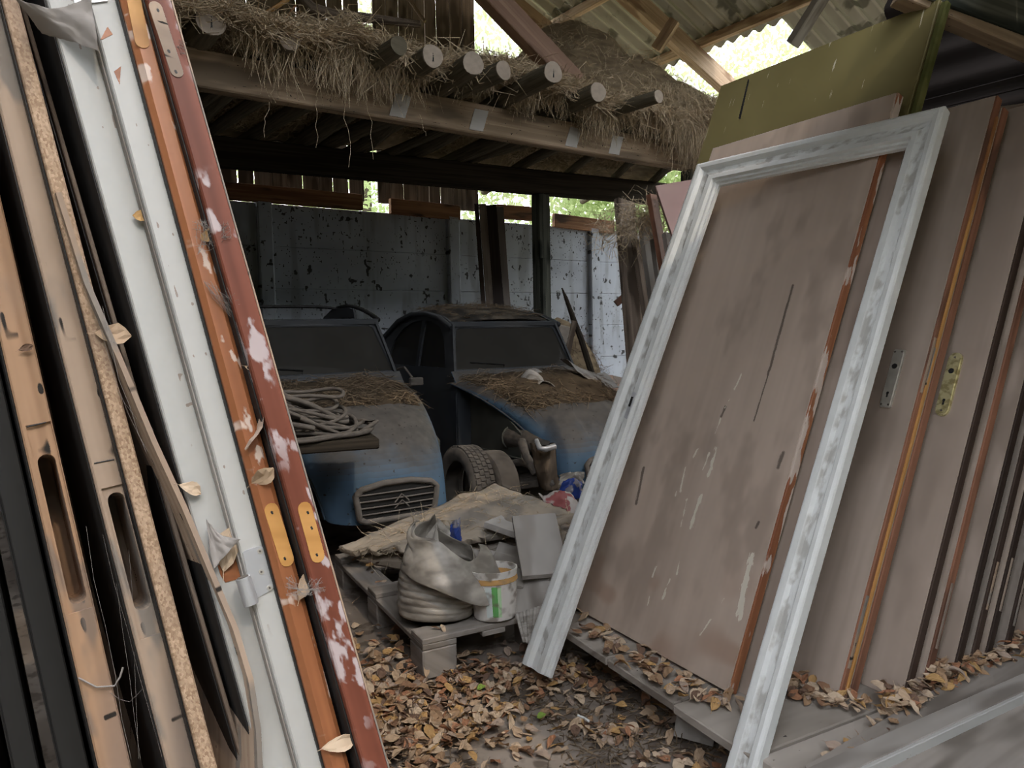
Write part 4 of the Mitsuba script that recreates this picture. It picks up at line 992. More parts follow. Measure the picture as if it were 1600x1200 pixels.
def heap(a, b):
    a, b = np.broadcast_arrays(np.asarray(a, float), b)
    p = (Pc[0] * (1 - a[..., None]) + Pc[3] * a[..., None]) * (1 - b[..., None]) + (Pc[1] * (1 - a[..., None]) + Pc[2] * a[..., None]) * b[..., None]
    p = p.copy(); p[..., 2] += .07 * (nfbm(a * 4, b * 4, 1) - .5) + .05 * np.sin(a * 3.1) * np.sin(b * 3.1) + .012 * (nfbm(a * 22, b * 22, 7) - .5)
    return p


hk = thing('debris_heap', 'heap of dusty sacking strewn with wood chips and leaves at the back of the pallet', 'heap')
part(hk, 'cover', shell(heap(a, b), .03), 'm_pile', True)
lump = m3.Manifold.hull_points(np.vstack([heap(x, y) - Z3 * .05 for x in (.05, .5, .95) for y in (.1, .5, .95)] + [np.array([*heap(x, y)[:2], .14]) for x in (.1, .5, .9) for y in (.15, .5, .9)]).reshape(-1, 3)) if hasattr(m3.Manifold, 'hull_points') else None
if lump is not None: part(hk, 'sacking', lump, 'm_pile', 30)
n = 8000; g_ = np.random.RandomState(3); x, y = g_.rand(n), g_.rand(n); kp = nfbm(x * 3.2, y * 3.2, 9) > .44; x, y = x[kp], y[kp]
p = heap(x, y); p[:, 2] += .006 + .008 * g_.rand(len(x)); d = g_.normal(size=(len(x), 3)); d[:, 2] *= .3
part(hk, 'wood_chips', straws(p, d, .010 + .02 * g_.rand(len(x)), .0048, .5, 3), 'm_chips', kind='stuff')
part(hk, 'straws', straws(p[:500], d[:500], .06 + .12 * g_.rand(500), .0014, .4, 4), 'm_straw', kind='stuff')

# plastic sack
S0 = G(684, 958, .15); n1, n2 = 64, 46
t, h = np.meshgrid(np.linspace(0, 2 * np.pi, n1), np.linspace(0, 1, n2), indexing='ij')
r = .150 + .018 * np.sin(h * 3.0) - .035 * h ** 3; r = r * np.clip(h / .06, .72, 1) ** .5
wr_ = .0035 * np.sin(h * 70 + 5.0 * nfbm(np.cos(t) * 1.5 + 3, np.sin(t) * 1.5 + 3, h * 2) + 2 * np.sin(t)) * (h > .15) * (h < .75) + .030 * (nfbm(np.cos(t) * 1.6 + 5, np.sin(t) * 1.6 + 5, h * 3) - .5) + .012 * np.sin(3 * t + 4 * h) * h
tx = np.cos(t) * (r + wr_); ty = np.sin(t) * (r + wr_)
topz = lambda t: .285 - .060 * np.cos(t) + .018 * np.sin(3 * t + .5) + .06 * np.exp(-((np.mod(t - 2.0, 2 * np.pi)) / .25) ** 2)
P = np.stack([S0[0] + tx + .04 * h ** 2, S0[1] + ty + .04 * h, .152 + h * topz(t)], -1)
sk = thing('plastic_sack', 'crumpled open sack of dirty grey plastic sitting on the front corner of the pallet', 'sack')
part(sk, 'body', shell(P[:, ::-1], .004), 'm_bag', True)
a, b = np.meshgrid(np.linspace(0, 1, 40), np.linspace(0, 1, 14), indexing='ij'); th = 2.6 + a * 4.2; fold = .03 + .095 * np.sin(a * np.pi) ** .7 + .05 * a
rr = .118 + .018 + .035 * b + .05 * a * b + .012 * np.sin(7 * a + 5 * b) + .014 * (nfbm(a * 5, b * 3, 4) - .5)
fl = np.stack([S0[0] + .04 + np.cos(th) * rr + .03 * b * a, S0[1] + .04 * (1 - b) + np.sin(th) * rr, .152 + topz(th) + .012 * np.sin(b * np.pi) - fold * b], -1)
part(sk, 'folded_flap', shell(fl, .003), 'm_bag', True)
a, b = np.meshgrid(np.linspace(-1, 1, 16), np.linspace(0, 1, 12), indexing='ij')
fl = np.stack([S0[0] - .03 + .05 * a * (1 - b) + .03 * b, S0[1] + .03 - .02 * a + .03 * b, .40 + .10 * b + .015 * np.sin(4 * a)], -1); part(sk, 'torn_corner', shell(fl, .003), 'm_bag', True)
b0 = D(704, 975, 2.96); fl = np.stack([b0[0] + .035 * a * (1 - .7 * b) + .06 * b, b0[1] + .02 * a + .05 * b, b0[2] + .0 + .16 * b + .01 * np.sin(a * 3)], -1); part(sk, 'side_fold', shell(fl, .004), 'm_bag', True)
part(sk, 'contents', xf(lathe([(0.0, .12), (.08, .135), (.13, .10), (.14, .0), (0, 0)], 20)[:2], S0 * [1, 1, 0] + Z3 * .155, np.array([1.0, 0, 0]), np.array([0, 1.0, 0]), Z3), 'm_pile', True)
# bucket
B0 = G(774, 962, .152); bd = unit((CAM - B0) * [1, 1, 0]); ang0 = math.atan2(bd[1], bd[0]); bx = np.array([math.cos(ang0 + np.pi / 2 ), math.sin(ang0 + np.pi / 2), 0]); by = np.cross(Z3, bx)
tilt = unit(Z3 + .06 * V); bx = unit(bx - tilt * (bx @ tilt)); by = np.cross(tilt, bx)
bm = lathe([(0, .002), (.082, .002), (.085, .006), (.094, .15), (.098, .15), (.098, .158), (.095, .165), (.0975, .185), (.099, .19), (.099, .197), (.093, .197), (.092, .19), (.083, .012), (0, .012)], 48)
bk = thing('plastic_bucket', 'small dirty white plastic bucket with an orange band and a green stripe beside the sack', 'bucket')
part(bk, 'body', xf(bm, B0, bx, by, tilt), 'm_bucket', 35)
part(bk, 'inner_dirt', xf(lathe([(0, .14), (.088, .14), (.086, .12), (0, .12)], 24)[:2], B0, bx, by, tilt), 'm_pile')

PB = [('flat pale grey board with a worn edge leaning on the heap beside the white frame', D(816, 900, 3.10), D(888, 888, 3.14), D(800, 806, 3.36), .028),
      ('small grey board lying behind the leaning pale one', D(757, 815, 3.50), D(805, 832, 3.42), D(797, 799, 3.72), .03),
      ('large grey sheet of slate hanging over the pallet edge beside the bucket', D(785, 962, 2.98), D(866, 936, 3.02), D(776, 903, 3.22), .012),
      ('broken grey tile between the sack and the leaning board', D(722, 884, 3.18), D(800, 908, 3.16), D(716, 852, 3.42), .014),
      ('broken grey tile overlapping the slate sheet behind the bucket', D(752, 902, 3.12), D(818, 920, 3.10), D(762, 858, 3.36), .014),
      ('grey tile lying under the pale leaning board', D(770, 872, 3.26), D(850, 900, 3.2), D(780, 846, 3.5), .016)]
for i, (lab, A, B, C, t) in enumerate(PB): single('grey_board', slab(A, B, C, t), 'm_pale_board' if i in (0, 1) else 'm_grey_board', lab, 'board')
a, b = np.meshgrid(np.linspace(0, 1, 40), np.linspace(0, 1, 4), indexing='ij')
q = [D(806, 960, 2.95), D(846, 947, 2.97), D(818, 1004, 2.84), D(834, 1008, 2.84)]
P = (q[0] * (1 - a[..., None]) + q[1] * a[..., None]) * (1 - b[..., None]) + (q[2] * (1 - a[..., None]) + q[3] * a[..., None]) * b[..., None]; P = P + np.array([0, -.003, .003]) * np.sin(a * 7 * 2 * np.pi)[..., None]
single('ribbed_sheet', shell(P, .004), 'm_grey_board', 'small ribbed grey sheet hanging at the pallet edge beside the foot of the white frame', 'sheet', smooth=50)
def crumple(c, e1_, e2_, amp, seed, n=16):
    a, b = np.meshgrid(np.linspace(-1, 1, n), np.linspace(-1, 1, n), indexing='ij'); nn_ = unit(np.cross(e1_, e2_))
    rr = 1 - .25 * npn(np.arctan2(a, b) * 2, seed)
    return shell(c + a[..., None] * e1_ * rr[..., None] + b[..., None] * e2_ * rr[..., None] + nn_ * (amp * (nfbm(a * 2.2 + seed, b * 2.2, seed) - .5) + amp * .8 * (1 - a * a) * (1 - b * b))[..., None], .003)


single('blue_plastic', crumple(D(711, 832, 3.30), np.array([.028, .02, .02]), np.array([.0, .03, .055]), .05, 3), 'm_blue', 'crumpled bright blue plastic scrap behind the open sack', 'plastic', smooth=True)
single('grey_plastic', crumple(D(697, 838, 3.32), np.array([.045, .02, -.02]), np.array([.0, .03, .06]), .05, 5), 'm_bag', 'crumpled grey plastic beside the blue scrap', 'plastic', smooth=True)
single('red_sack', crumple(D(874, 790, 3.75), np.array([.10, .05, -.01]), np.array([-.03, .10, .05]), .07, 8), 'm_redsack', 'dusty white and red sack at the top of the heap beside the white frame', 'sack', smooth=True)
single('blue_bag', crumple(D(893, 762, 3.95), np.array([.07, .04, .0]), np.array([0, .04, .06]), .06, 11), 'm_blue', 'dark blue plastic bag below the grille of the right hand car', 'bag', smooth=True)
single('grey_plastic', crumple(D(893, 747, 3.97), np.array([.08, .04, .0]), np.array([0, .03, .025]), .05, 13), 'm_bag', 'dirty white plastic above the dark blue bag', 'plastic', smooth=True)
# ---------------------------------------------------------------- doors and boards leaning on the left, their near edges to the camera
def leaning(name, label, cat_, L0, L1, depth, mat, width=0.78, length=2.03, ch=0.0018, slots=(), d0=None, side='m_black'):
    """L0, L1: (left x, right x, row) of the near edge at two rows. slots: recesses cut in the near edge as (row from, row to, across, width, depth)."""
    d0 = d0 or depth
    A, B = D((L1[0] + L1[1]) / 2, L1[2], depth), D((L0[0] + L0[1]) / 2, L0[2], d0); ex = unit(B - A)
    ez = U - ex * (U @ ex); ez = unit(ez); ey = np.cross(ez, ex); ey = ey if ey @ V > 0 else -ey
    px_ = lambda q: 800 + FOC * ((q - CAM) @ _r) / ((q - CAM) @ _f)
    tk = ((L1[1] - L1[0]) + (L0[1] - L0[0])) / 2 / abs(px_(A + ez * .5) - px_(A - ez * .5))
    A0 = A - ex * (A[2] / ex[2]) + ex * 0.004
    h = np.array([length, tk, width]); c = A0 + ex * length / 2 + ey * width / 2
    k = thing(name, label, cat_)
    m = box(h, ch); lo = (A0, ex, ez, ey, tk)
    if slots:
        R = np.array([ex, ez, ey]); mm = m3.Manifold(m3.Mesh(np.asarray(m[0], np.float32), np.asarray(m[1], np.uint32)))
        for r0, r1, o, w, dp, rounded in slots:
            a0, a1 = sorted(((onp((L0[0] + L0[1]) / 2 + ((L1[0] + L1[1]) - (L0[0] + L0[1])) / 2 * (r - L0[2]) / (L1[2] - L0[2]), r, A0, ey) - A0) @ ex) for r in (r0, r1))
            cs = m3.CrossSection([np.array(stadium((a0 + w / 2, o), (a1 - w / 2, o), w / 2, 8))]) if rounded else m3.CrossSection.square((a1 - a0, w)).translate((a0, o - w / 2))
            cut = m3.Manifold.extrude(cs, dp + 0.02).translate((-length / 2, 0, -width / 2 - 0.02))
            mm = mm - cut
        q = mm.to_mesh(); v = np.array(q.vert_properties[:, :3], float); f = np.array(q.tri_verts)
        m = (v, f, np.stack([v[:, 0] + 3.3, v[:, 1] + 1.3 * v[:, 2] + 7], 1))
    part(k, 'leaf' if 'door' in name else 'board', xf(m, c, ex, ez, ey), mat)
    c2 = A0 + ex * length / 2 + ey * width / 2 - ez * (tk / 2 + .0011); part(k, 'face_sheet', xf(box((length - .004, .002, width - .012), .0004), c2 + ey * .005, ex, ez, ey), side, label='side face blackened to stand for shade' if side == 'm_black' else 'grey side face')  # thin side sheet; its black paints in the shade between the doors
    return k, lo


def pt(lo, x, y, off=0.0): return onp(x, y, lo[0], lo[3]) - lo[3] * off
def along(lo, x, y): q = onp(x, y, lo[0], lo[3]) - lo[0]; return q @ lo[1], q @ lo[2]


DEP = 0.90
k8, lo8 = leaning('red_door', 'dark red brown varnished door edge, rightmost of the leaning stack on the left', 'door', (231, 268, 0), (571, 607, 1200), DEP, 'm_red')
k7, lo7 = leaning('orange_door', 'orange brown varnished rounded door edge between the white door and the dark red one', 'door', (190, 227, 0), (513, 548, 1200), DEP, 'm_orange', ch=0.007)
k6, lo6 = leaning('white_door', 'white door edge with a steel hinge, second white strip from the left', 'door', (137, 188, 0), (472, 513, 1200), DEP, 'm_white', side='m_grey_board')
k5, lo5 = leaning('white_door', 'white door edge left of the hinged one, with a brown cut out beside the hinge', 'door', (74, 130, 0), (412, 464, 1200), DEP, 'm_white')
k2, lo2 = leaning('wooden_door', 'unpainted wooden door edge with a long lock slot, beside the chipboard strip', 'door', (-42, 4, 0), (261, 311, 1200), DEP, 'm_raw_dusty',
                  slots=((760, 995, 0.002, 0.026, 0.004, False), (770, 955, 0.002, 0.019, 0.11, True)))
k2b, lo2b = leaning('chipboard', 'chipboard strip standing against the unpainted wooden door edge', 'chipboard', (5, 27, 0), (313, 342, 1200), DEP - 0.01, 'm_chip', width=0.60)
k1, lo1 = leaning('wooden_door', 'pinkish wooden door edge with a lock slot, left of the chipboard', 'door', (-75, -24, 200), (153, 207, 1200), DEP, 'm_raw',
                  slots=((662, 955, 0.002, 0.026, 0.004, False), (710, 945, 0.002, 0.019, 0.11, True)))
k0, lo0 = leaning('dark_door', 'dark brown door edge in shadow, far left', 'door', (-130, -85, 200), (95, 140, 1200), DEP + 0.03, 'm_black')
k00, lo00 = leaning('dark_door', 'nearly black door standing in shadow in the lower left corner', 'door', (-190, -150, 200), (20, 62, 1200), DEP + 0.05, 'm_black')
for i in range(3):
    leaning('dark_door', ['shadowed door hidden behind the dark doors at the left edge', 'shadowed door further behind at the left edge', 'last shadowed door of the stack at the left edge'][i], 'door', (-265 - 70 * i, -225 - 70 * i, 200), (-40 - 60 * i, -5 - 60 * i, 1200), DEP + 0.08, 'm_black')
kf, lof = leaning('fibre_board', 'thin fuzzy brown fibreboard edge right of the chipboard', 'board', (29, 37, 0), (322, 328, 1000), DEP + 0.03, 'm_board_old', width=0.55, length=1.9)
# thin sheet, bent, whose grey face shows low down
E_ = [(96, 300), (140, 440), (192, 560), (246, 690), (292, 790), (338, 900), (372, 980), (396, 1060), (408, 1140), (412, 1230), (410, 1330)]
P = np.array([[D(x, y, DEP - .02) + q * (V * .55 - U * .14 * q) for q in np.linspace(0, 1, 6)] for x, y in E_])
P[..., 2] = np.maximum(P[..., 2], .01)
ext = P[-1] + (P[-1] - P[-2]) * ((P[-1, 0, 2] - .0) / (P[-2, 0, 2] - P[-1, 0, 2])); P = np.concatenate([P, ext[None]], 0)
single('bent_sheet', shell(P, 0.006), 'm_raw_dusty', 'thin bent sheet of hardboard bulging towards the white doors', 'sheet', smooth=40)
# grey filler between the two white edges
part(k5, 'groove', xf(box((2.0, 0.006, .7), .001), lo5[0] + lo5[1] * 1.0 + lo5[2] * (lo5[4] / 2 + .0035) + lo5[3] * .352, lo5[1], lo5[2], lo5[3]), 'm_pallet', label='grey groove')
A_ = lo8[0] + lo8[2] * (lo8[4] / 2)
part(k8, 'worn_edge', cat([xf(box((2.02, .0022, .004), .0005), A_ + lo8[1] * 1.01 + lo8[3] * .0015, lo8[1], lo8[2], lo8[3])]), 'm_raw_dusty', label='thin pale worn edge')


def patch(k, lo, name, pts, bs, t=0.001, off=0.0, label=None): return part(k, name, plate([pt(lo, x, y, off) for x, y in pts], -lo[3], t), bs, label=label)


def stad(lo, x0, y0, x1, y1, r, k, name, bs, t=0.0012, off=0.0, label=None):
    a, b = along(lo, x0, y0), along(lo, x1, y1); o = stadium(a, b, r); P = [lo[0] + lo[1] * q[0] + lo[2] * q[1] - lo[3] * off for q in o]
    return part(k, name, plate(P, -lo[3], t), bs, label=label)


for x0, y0, x1, y1 in ((476, 795, 496, 868),): stad(lo8, x0, y0, x1, y1, .0085, k8, 'hinge_recess', 'm_edge_yellow', label='bare yellow hinge recess')
stad(lo8, 243, 12, 276, 112, .0075, k8, 'hinge_recess', 'm_raw_dusty', label='bare yellow hinge recess')
stad(lo7, 424, 797, 448, 874, .0085, k7, 'hinge_recess', 'm_edge_yellow', label='bare yellow hinge recess'); stad(lo7, 208, -6, 222, 66, .008, k7, 'hinge_recess', 'm_edge_yellow', label='bare yellow hinge recess')
for x, y in ((480, 800), (486, 824), (494, 866)): stad(lo8, x, y, x + 1, y + 2, .0012, k8, 'screw_hole', 'm_black', .0016)
for x, y in ((246, 16), (263, 80), (274, 112)): stad(lo8, x, y, x + 1, y + 2, .0014, k8, 'screw_hole', 'm_black', .0016)
for x, y in ((424, 800), (444, 872)): stad(lo7, x, y, x + 1, y + 2, .0012, k7, 'screw_hole', 'm_black', .0016)
# hinge on the white door
hk_ = patch(k6, lo6, 'hinge', [(379, 864), (383, 860), (405, 853), (413, 855), (417, 862), (428, 906), (427, 918), (420, 924), (398, 936), (394, 933)], 'm_steel', .0018, label='steel hinge leaf with three screws')
for x, y in ((405, 861), (407, 893), (420, 918)):
    stad(lo6, x, y, x + 1, y + 1, .0028, hk_, 'screw', 'm_silver', .0010, .0018); stad(lo6, x, y, x + .5, y + .5, .0011, hk_, 'screw_slot', 'm_iron', .0006, .0028)
part(hk_, 'knuckle', tube([pt(lo6, 378, 902, .005), pt(lo6, 391, 944, .005)], .0085, 14), 'm_steel', 40)
part(hk_, 'pin_end', tube([pt(lo6, 377.6, 900.5, .005), pt(lo6, 378.2, 902.5, .005)], .0066, 12), 'm_iron', 40)
patch(k5, lo5, 'cut_out', [(340, 884), (371, 862), (382, 902), (352, 910), (345, 900)], 'm_orange', .0012, label='bare brown hinge cut out')
patch(k6, lo6, 'hinge', [(113, -12), (168, -12), (168, 3), (152, 5), (133, 7), (116, 6)], 'm_steel', .0025, label='bottom of a steel hinge at the top edge')
for pts in ([(157, 62), (168, 42), (176, 54), (160, 62)], [(178, 112), (189, 104), (187, 132)]): patch(k6, lo6, 'chip', pts, 'm_orange', .0007, label='brown chip in the paint')
for lo, kk, (x0, y0, x1, y1) in ((lo1, k1, (42, 667, 72, 660)), (lo2, k2, (147, 724, 178, 718))):
    a, b = pt(lo, x0, y0, .0006), pt(lo, x1, y1, .0006); part(kk, 'plate_outline', tube([a, b], .0009, 5), 'm_black')
# mortise details: wood blocks at the slot ends
# leaves and cobwebs caught on the left stack
def leaf_mesh(seed, wid=0.78, curl=0.25):
    g = np.random.RandomState(seed); n, m = 6, 5; out = []
    for i in range(n):
        s = i / (n - 1); w = wid * .5 * (np.sin(np.pi * min(1, s * .92 + .08)) ** .7) * (1 - .25 * s) if 0 < s < 1 else .02
        for j in range(m): q = j / (m - 1) * 2 - 1; out.append((s - .5, q * w * (1 + .06 * g.randn()), 0))
    P = np.array(out).reshape(n, m, 3); x, y = P[..., 0], P[..., 1]; a, b, c = g.normal(size=3) * curl
    P[..., 2] = curl * 2.4 * y * y * (1 if g.rand() > .35 else -1) + a * x * x + b * x * y + c * .6 * x + .03 * g.normal(size=x.shape)
    v, f = grid(P); st = tube([np.array([.47, 0, P[-1, 2, 2]]), np.array([.72, .05, P[-1, 2, 2] + .03])], .012, 3, False)
    v2, f2, _ = cat([(v, f), (st[0], st[1])]); return v2, f2


LEAVES = [leaf_mesh(s, [.72, .82, .66, .9, .78, .6, .8, .72][s % 8], [.22, .3, .38, .18, .5, .28, .42, .25][s % 8]) for s in range(8)]


def rot(g):
    q = g.normal(size=4); q /= np.linalg.norm(q); w, x, y, z = q
    return np.array([[1 - 2 * (y * y + z * z), 2 * (x * y - z * w), 2 * (x * z + y * w)], [2 * (x * y + z * w), 1 - 2 * (x * x + z * z), 2 * (y * z - x * w)], [2 * (x * z - y * w), 2 * (y * z + x * w), 1 - 2 * (x * x + y * y)]])


g_ = np.random.RandomState(21)
for lo, x, y, sz, c, lab in ((lo2b, 176, 524, .034, 1, 'pale dry leaf stuck in front of the chipboard strip, high on the left'), (lo5, 222, 342, .020, 5, 'small dry leaf caught in the groove between the white door edges'),
                             (lo7, 326, 368, .024, 5, 'yellow dry leaf caught between the orange and dark red door edges'), (lo5, 296, 764, .024, 2, 'dry leaf at the left border of the white door, above the brown cut out'),
                             (lo5, 352, 858, .046, 2, 'large curled leaf wrapped in cobweb beside the hinge'), (lo7, 398, 672, .044, 7, 'big pale grey leaf hanging between the orange and red door edges'),
                             (lo7, 390, 578, .018, 2, 'small pale leaf hanging above the big pale grey leaf'), (lo7, 407, 745, .030, 1, 'yellow leaf folded on the lower orange door edge'),
                             (lo7, 474, 914, .030, 1, 'pale leaf bridging the gap below the bare hinge recesses'), (lo7, 527, 1160, .032, 2, 'dry leaf at the bottom of the orange door edge'), (lo1, 40, 545, .014, 4, 'brown moth like leaf scrap on the pinkish wooden edge')):
    m = LEAVES[g_.randint(8)]; q = g_.rand() * 6.28; ex = math.cos(q) * lo[1] + math.sin(q) * lo[2]; ez = unit(-lo[3] + .45 * g_.normal(size=3)); ey = unit(np.cross(ez, ex)); ex = np.cross(ey, ez)
    single('caught_leaf', xf(m, pt(lo, x, y, .008), ex * sz * 1.15, ey * sz, ez * sz), f'm_leaf_{c}', lab, 'leaf')
a, b = np.meshgrid(np.linspace(0, 1, 22), np.linspace(0, 1, 14), indexing='ij')
def webs(name, pts, sag, label, dens=34, seed=0):
    """A patch of cobweb: many fine sagging threads between two borders."""
    g = np.random.RandomState(seed); out = []
    for _ in range(dens):
        s0, s1 = g.rand(), g.rand(); i, j = (0, 1) if g.rand() > .35 else (2, 3)
        p = pts[0] * (1 - s0) + pts[1] * s0 if i == 0 else pts[0] * (1 - s0) + pts[3] * s0
        q = pts[3] * (1 - s1) + pts[2] * s1 if i == 0 else pts[1] * (1 - s1) + pts[2] * s1
        t = np.linspace(0, 1, 6)[:, None]; P = p * (1 - t) + q * t - Z3 * sag * (t * (1 - t)) * 4 * g.rand() + .001 * g.normal(size=(6, 3)); out.append(tube(P, .00022, 3, False))
    single(name, cat(out), 'm_cobweb', label, 'cobweb', kind='stuff')


q4 = [pt(lo5, 22, 4, .01), pt(lo6, 140, 2, .012), pt(lo6, 152, 86, .012), pt(lo2b, 66, 58, .012)]
P = (q4[0] * (1 - a[..., None]) + q4[1] * a[..., None]) * (1 - b[..., None]) + (q4[3] * (1 - a[..., None]) + q4[2] * a[..., None]) * b[..., None]
P = P + .012 * (nfbm(a * 4, b * 3, 2) - .5)[..., None] * -lo5[3] + Z3 * (-.012 * np.sin(a * 3.1) * (1 - b))[..., None]
single('cobweb_sheet', shell(P, .0008), 'm_cobweb', 'thick grey sheet of cobweb stretched across the top of the white door edges', 'cobweb', smooth=True)
q4 = [pt(lo5, 318, 812, .012), pt(lo5, 340, 838, .012), pt(lo6, 372, 842, .012), pt(lo5, 330, 888, .012)]
P = (q4[0] * (1 - a[..., None]) + q4[1] * a[..., None]) * (1 - b[..., None]) + (q4[3] * (1 - a[..., None]) + q4[2] * a[..., None]) * b[..., None] + .01 * (nfbm(a * 4, b * 3, 6) - .5)[..., None] * -lo5[3]
single('cobweb_sheet', shell(P, .0008), 'm_cobweb', 'small dusty cobweb pocket left of the hinge', 'cobweb', smooth=True)
webs('cobweb', [pt(lo7, 240, 50), pt(lo8, 290, 70, .006), pt(lo8, 290, 90, .006), pt(lo7, 240, 40, .004)], .01, 'fine cobweb threads across the tops of the orange and red door edges', 22, 1)
webs('cobweb', [pt(lo7, 300, 345, .004), pt(lo8, 355, 350, .006), pt(lo8, 360, 372, .006), pt(lo7, 305, 400, .004)], .012, 'fine cobweb threads round the yellow leaf between the door edges', 26, 2)
webs('cobweb', [pt(lo7, 315, 440, .004), pt(lo8, 360, 455, .006), pt(lo7, 420, 560, .004), pt(lo7, 340, 470, .004)], .01, 'cobweb threads on the orange door edge above the big grey leaf', 16, 3)
webs('cobweb', [pt(lo7, 445, 900, .004), pt(lo8, 500, 905, .006), pt(lo8, 505, 925, .006), pt(lo7, 445, 930, .004)], .012, 'cobweb threads below the bare hinge recesses', 26, 4)
webs('cobweb', [pt(lo2, 110, 420), pt(lo5, 160, 480), pt(lo5, 250, 700), pt(lo2b, 190, 720)], .03, 'cobweb threads in the dark gap between the chipboard and the white doors', 5, 5)
webs('cobweb', [pt(lo1, 130, 820), pt(lo2, 210, 860), pt(lo2, 270, 1180), pt(lo1, 190, 1190)], .03, 'cobweb threads in the dark gap between the two wooden doors', 5, 6)
single('wire_tie', tube([pt(lo1, 122, 1058, .004), pt(lo1, 150, 1072, .006), pt(lo1, 178, 1070, .006), pt(lo1, 186, 1055, .01), pt(lo1, 190, 1040, .012)], .0012, 5), 'm_cobweb', 'thin pale thread round the lower pinkish wooden door edge', 'thread')

# ---------------------------------------------------------------- boards and rubbish at the back
TOPZ = 2.50
for xa, xb, xc, xd, bs, lab in ((741, 749, 752, 759, 'm_edge_dark', 'dark narrow board leaning on the back wall, leftmost of four behind the right hand car'), (748, 758, 760, 772, 'm_board_old', 'pale narrow board leaning on the back wall between dark ones'),
                                (759, 773, 771, 788, 'm_edge_dark', 'brown board leaning on the back wall, third from the left behind the car'), (775, 789, 786, 798, 'm_face_dark', 'grey brown board leaning on the back wall, rightmost of four behind the car')):
    dp = 7.55
    A, B, C = D(xc, 480, dp), D(xd, 480, dp), D(xa, 318 + (xa - 741) * .15, dp + .18)
    ex = unit(C - A); lo_ = A - ex * (A[2] / ex[2]); single('wall_board', slab(lo_, lo_ + (B - A), C, .03), bs, lab, 'board')
for (A, B, C, t, bs, lab, mt) in ((D(986, 560, 5.5), D(1012, 556, 5.62), D(966, 308, 5.72), .05, 'm_board_old', 'wide grey weathered board, leftmost of those leaning beyond the white frame', .13),
                                  (D(1014, 520, 5.4), D(1030, 518, 5.5), D(992, 372, 5.6), .04, 'm_board_old', 'rough grey board second from the left, leaning beyond the white frame', 0),
                                  (D(1024, 500, 5.3), D(1040, 498, 5.36), D(1001, 338, 5.45), .045, 'm_grey_board', 'smooth greenish grey board leaning beyond the white frame', 0),
                                  (D(1034, 470, 5.2), D(1046, 468, 5.25), D(1021, 372, 5.3), .04, 'm_grey_board', 'narrow pale board right of the smooth grey one, beyond the white frame', 0),
                                  (D(1040, 440, 5.1), D(1050, 438, 5.15), D(1016, 302, 5.2), .04, 'm_edge_brown', 'reddish brown board edge left of the pink panel', 0),
                                  (D(1052, 430, 4.95), D(1064, 428, 5.0), D(1040, 362, 5.05), .04, 'm_face_dark', 'short dark board in front of the pink panel', 0)):
    ex = unit(C - A); lo_ = A - ex * (A[2] / ex[2]) + ex * .01
    single('leaning_board', slab(lo_, lo_ + (B - A) * 1.0, C, t), bs, lab, 'board')
A, B, C = D(1068, 420, 4.9), D(1125, 430, 4.9), D(1024, 290, 5.1); ex = unit(C - A); lo_ = A - ex * (A[2] / ex[2]) + ex * .01
single('pink_panel', slab(lo_, lo_ + (B - A) * 1.6, C, .03), 'm_pink', 'pinkish panel leaning behind the upper left corner of the white frame', 'panel')
wad = D(1000, 345, 5.45); n = 500; g_ = np.random.RandomState(31); th = g_.rand(n) * 2 * np.pi
p = wad + np.stack([.16 * g_.randn(n), .03 * g_.randn(n) - .06, .07 * g_.randn(n)], 1); p[:, 2] += .3 * (p[:, 0] - wad[0]); d = g_.normal(size=(n, 3)); d[:, 2] -= .4
single('straw_wad', straws(p, d, .06 + .16 * g_.rand(n), .0022, .6, 31), 'm_straw', 'wad of dry straw caught between the leaning boards beyond the frame', 'straw', kind='stuff')
# heap of old hay and sticks beside the right car
H0 = D(905, 585, 7.0); H0 = np.array([H0[0], H0[1], 0]) + V * .22 + U * .08
t, h = np.meshgrid(np.linspace(0, 2 * np.pi, 48), np.linspace(0, 1, 24), indexing='ij'); r = .40 * (1 - h ** 3) ** .7 * (1 + .35 * (nfbm(np.cos(t) * 1.6 + 4, np.sin(t) * 1.6 + 4, h * 3) - .5)); P = H0 + np.stack([r * np.cos(t) - .12 * h, r * np.sin(t), 1.42 * h - .01], -1)
k = thing('rotten_hay_heap', 'brown heap of rotten hay beside the right hand car, before the bright wall', 'hay heap', kind='stuff')
put(k + '__base', shell(P[:, ::-1], .02), 'm_haybase', True); n = 2600; ii, jj = g_.randint(48, size=n), g_.randint(22, size=n); p = P[ii, jj] + .02 * g_.normal(size=(n, 3)); d = g_.normal(size=(n, 3)); d[:, 2] -= .7
put(k + '__straws', straws(p, d, .06 + .10 * g_.rand(n), .0022, .4, 33), 'm_straw_grey'); labels[k + '__base'] = labels[k + '__straws'] = {'kind': 'stuff'}
single('broken_stick', tube([D(930, 600, 6.6), D(908, 530, 6.65), D(893, 490, 6.7), D(884, 465, 6.72), D(878, 450, 6.75)], [.03, .028, .024, .018, .006], 8), 'm_beam_dark', 'dark broken stick poking up from the hay heap before the bright wall', 'stick')
single('old_plank', slab(D(880, 568, 6.5), D(888, 571, 6.5), D(894, 500, 6.65), .03), 'm_board_old', 'short grey plank leaning on the hay heap beside the car windscreen', 'plank')
single('rusty_stump', slab(D(868, 560, 6.75), D(890, 560, 6.8), D(872, 505, 6.85), .08, .02), 'm_pile', 'dark crumbling block standing left of the broken stick', 'block')
A = D(965, 622, 5.9); single('rusty_sheet', slab(D(930, 604, 6.05), D(972, 632, 5.7), D(936, 582, 6.5), .012), 'm_edge_brown', 'rust brown sheet lying behind the nose of the right hand car', 'sheet')
single('rusty_block', bar(D(962, 475, 6.9), D(980, 460, 6.9), .05, .06), 'm_edge_brown', 'short rusty bracket sticking out beside the leaning boards', 'bracket')

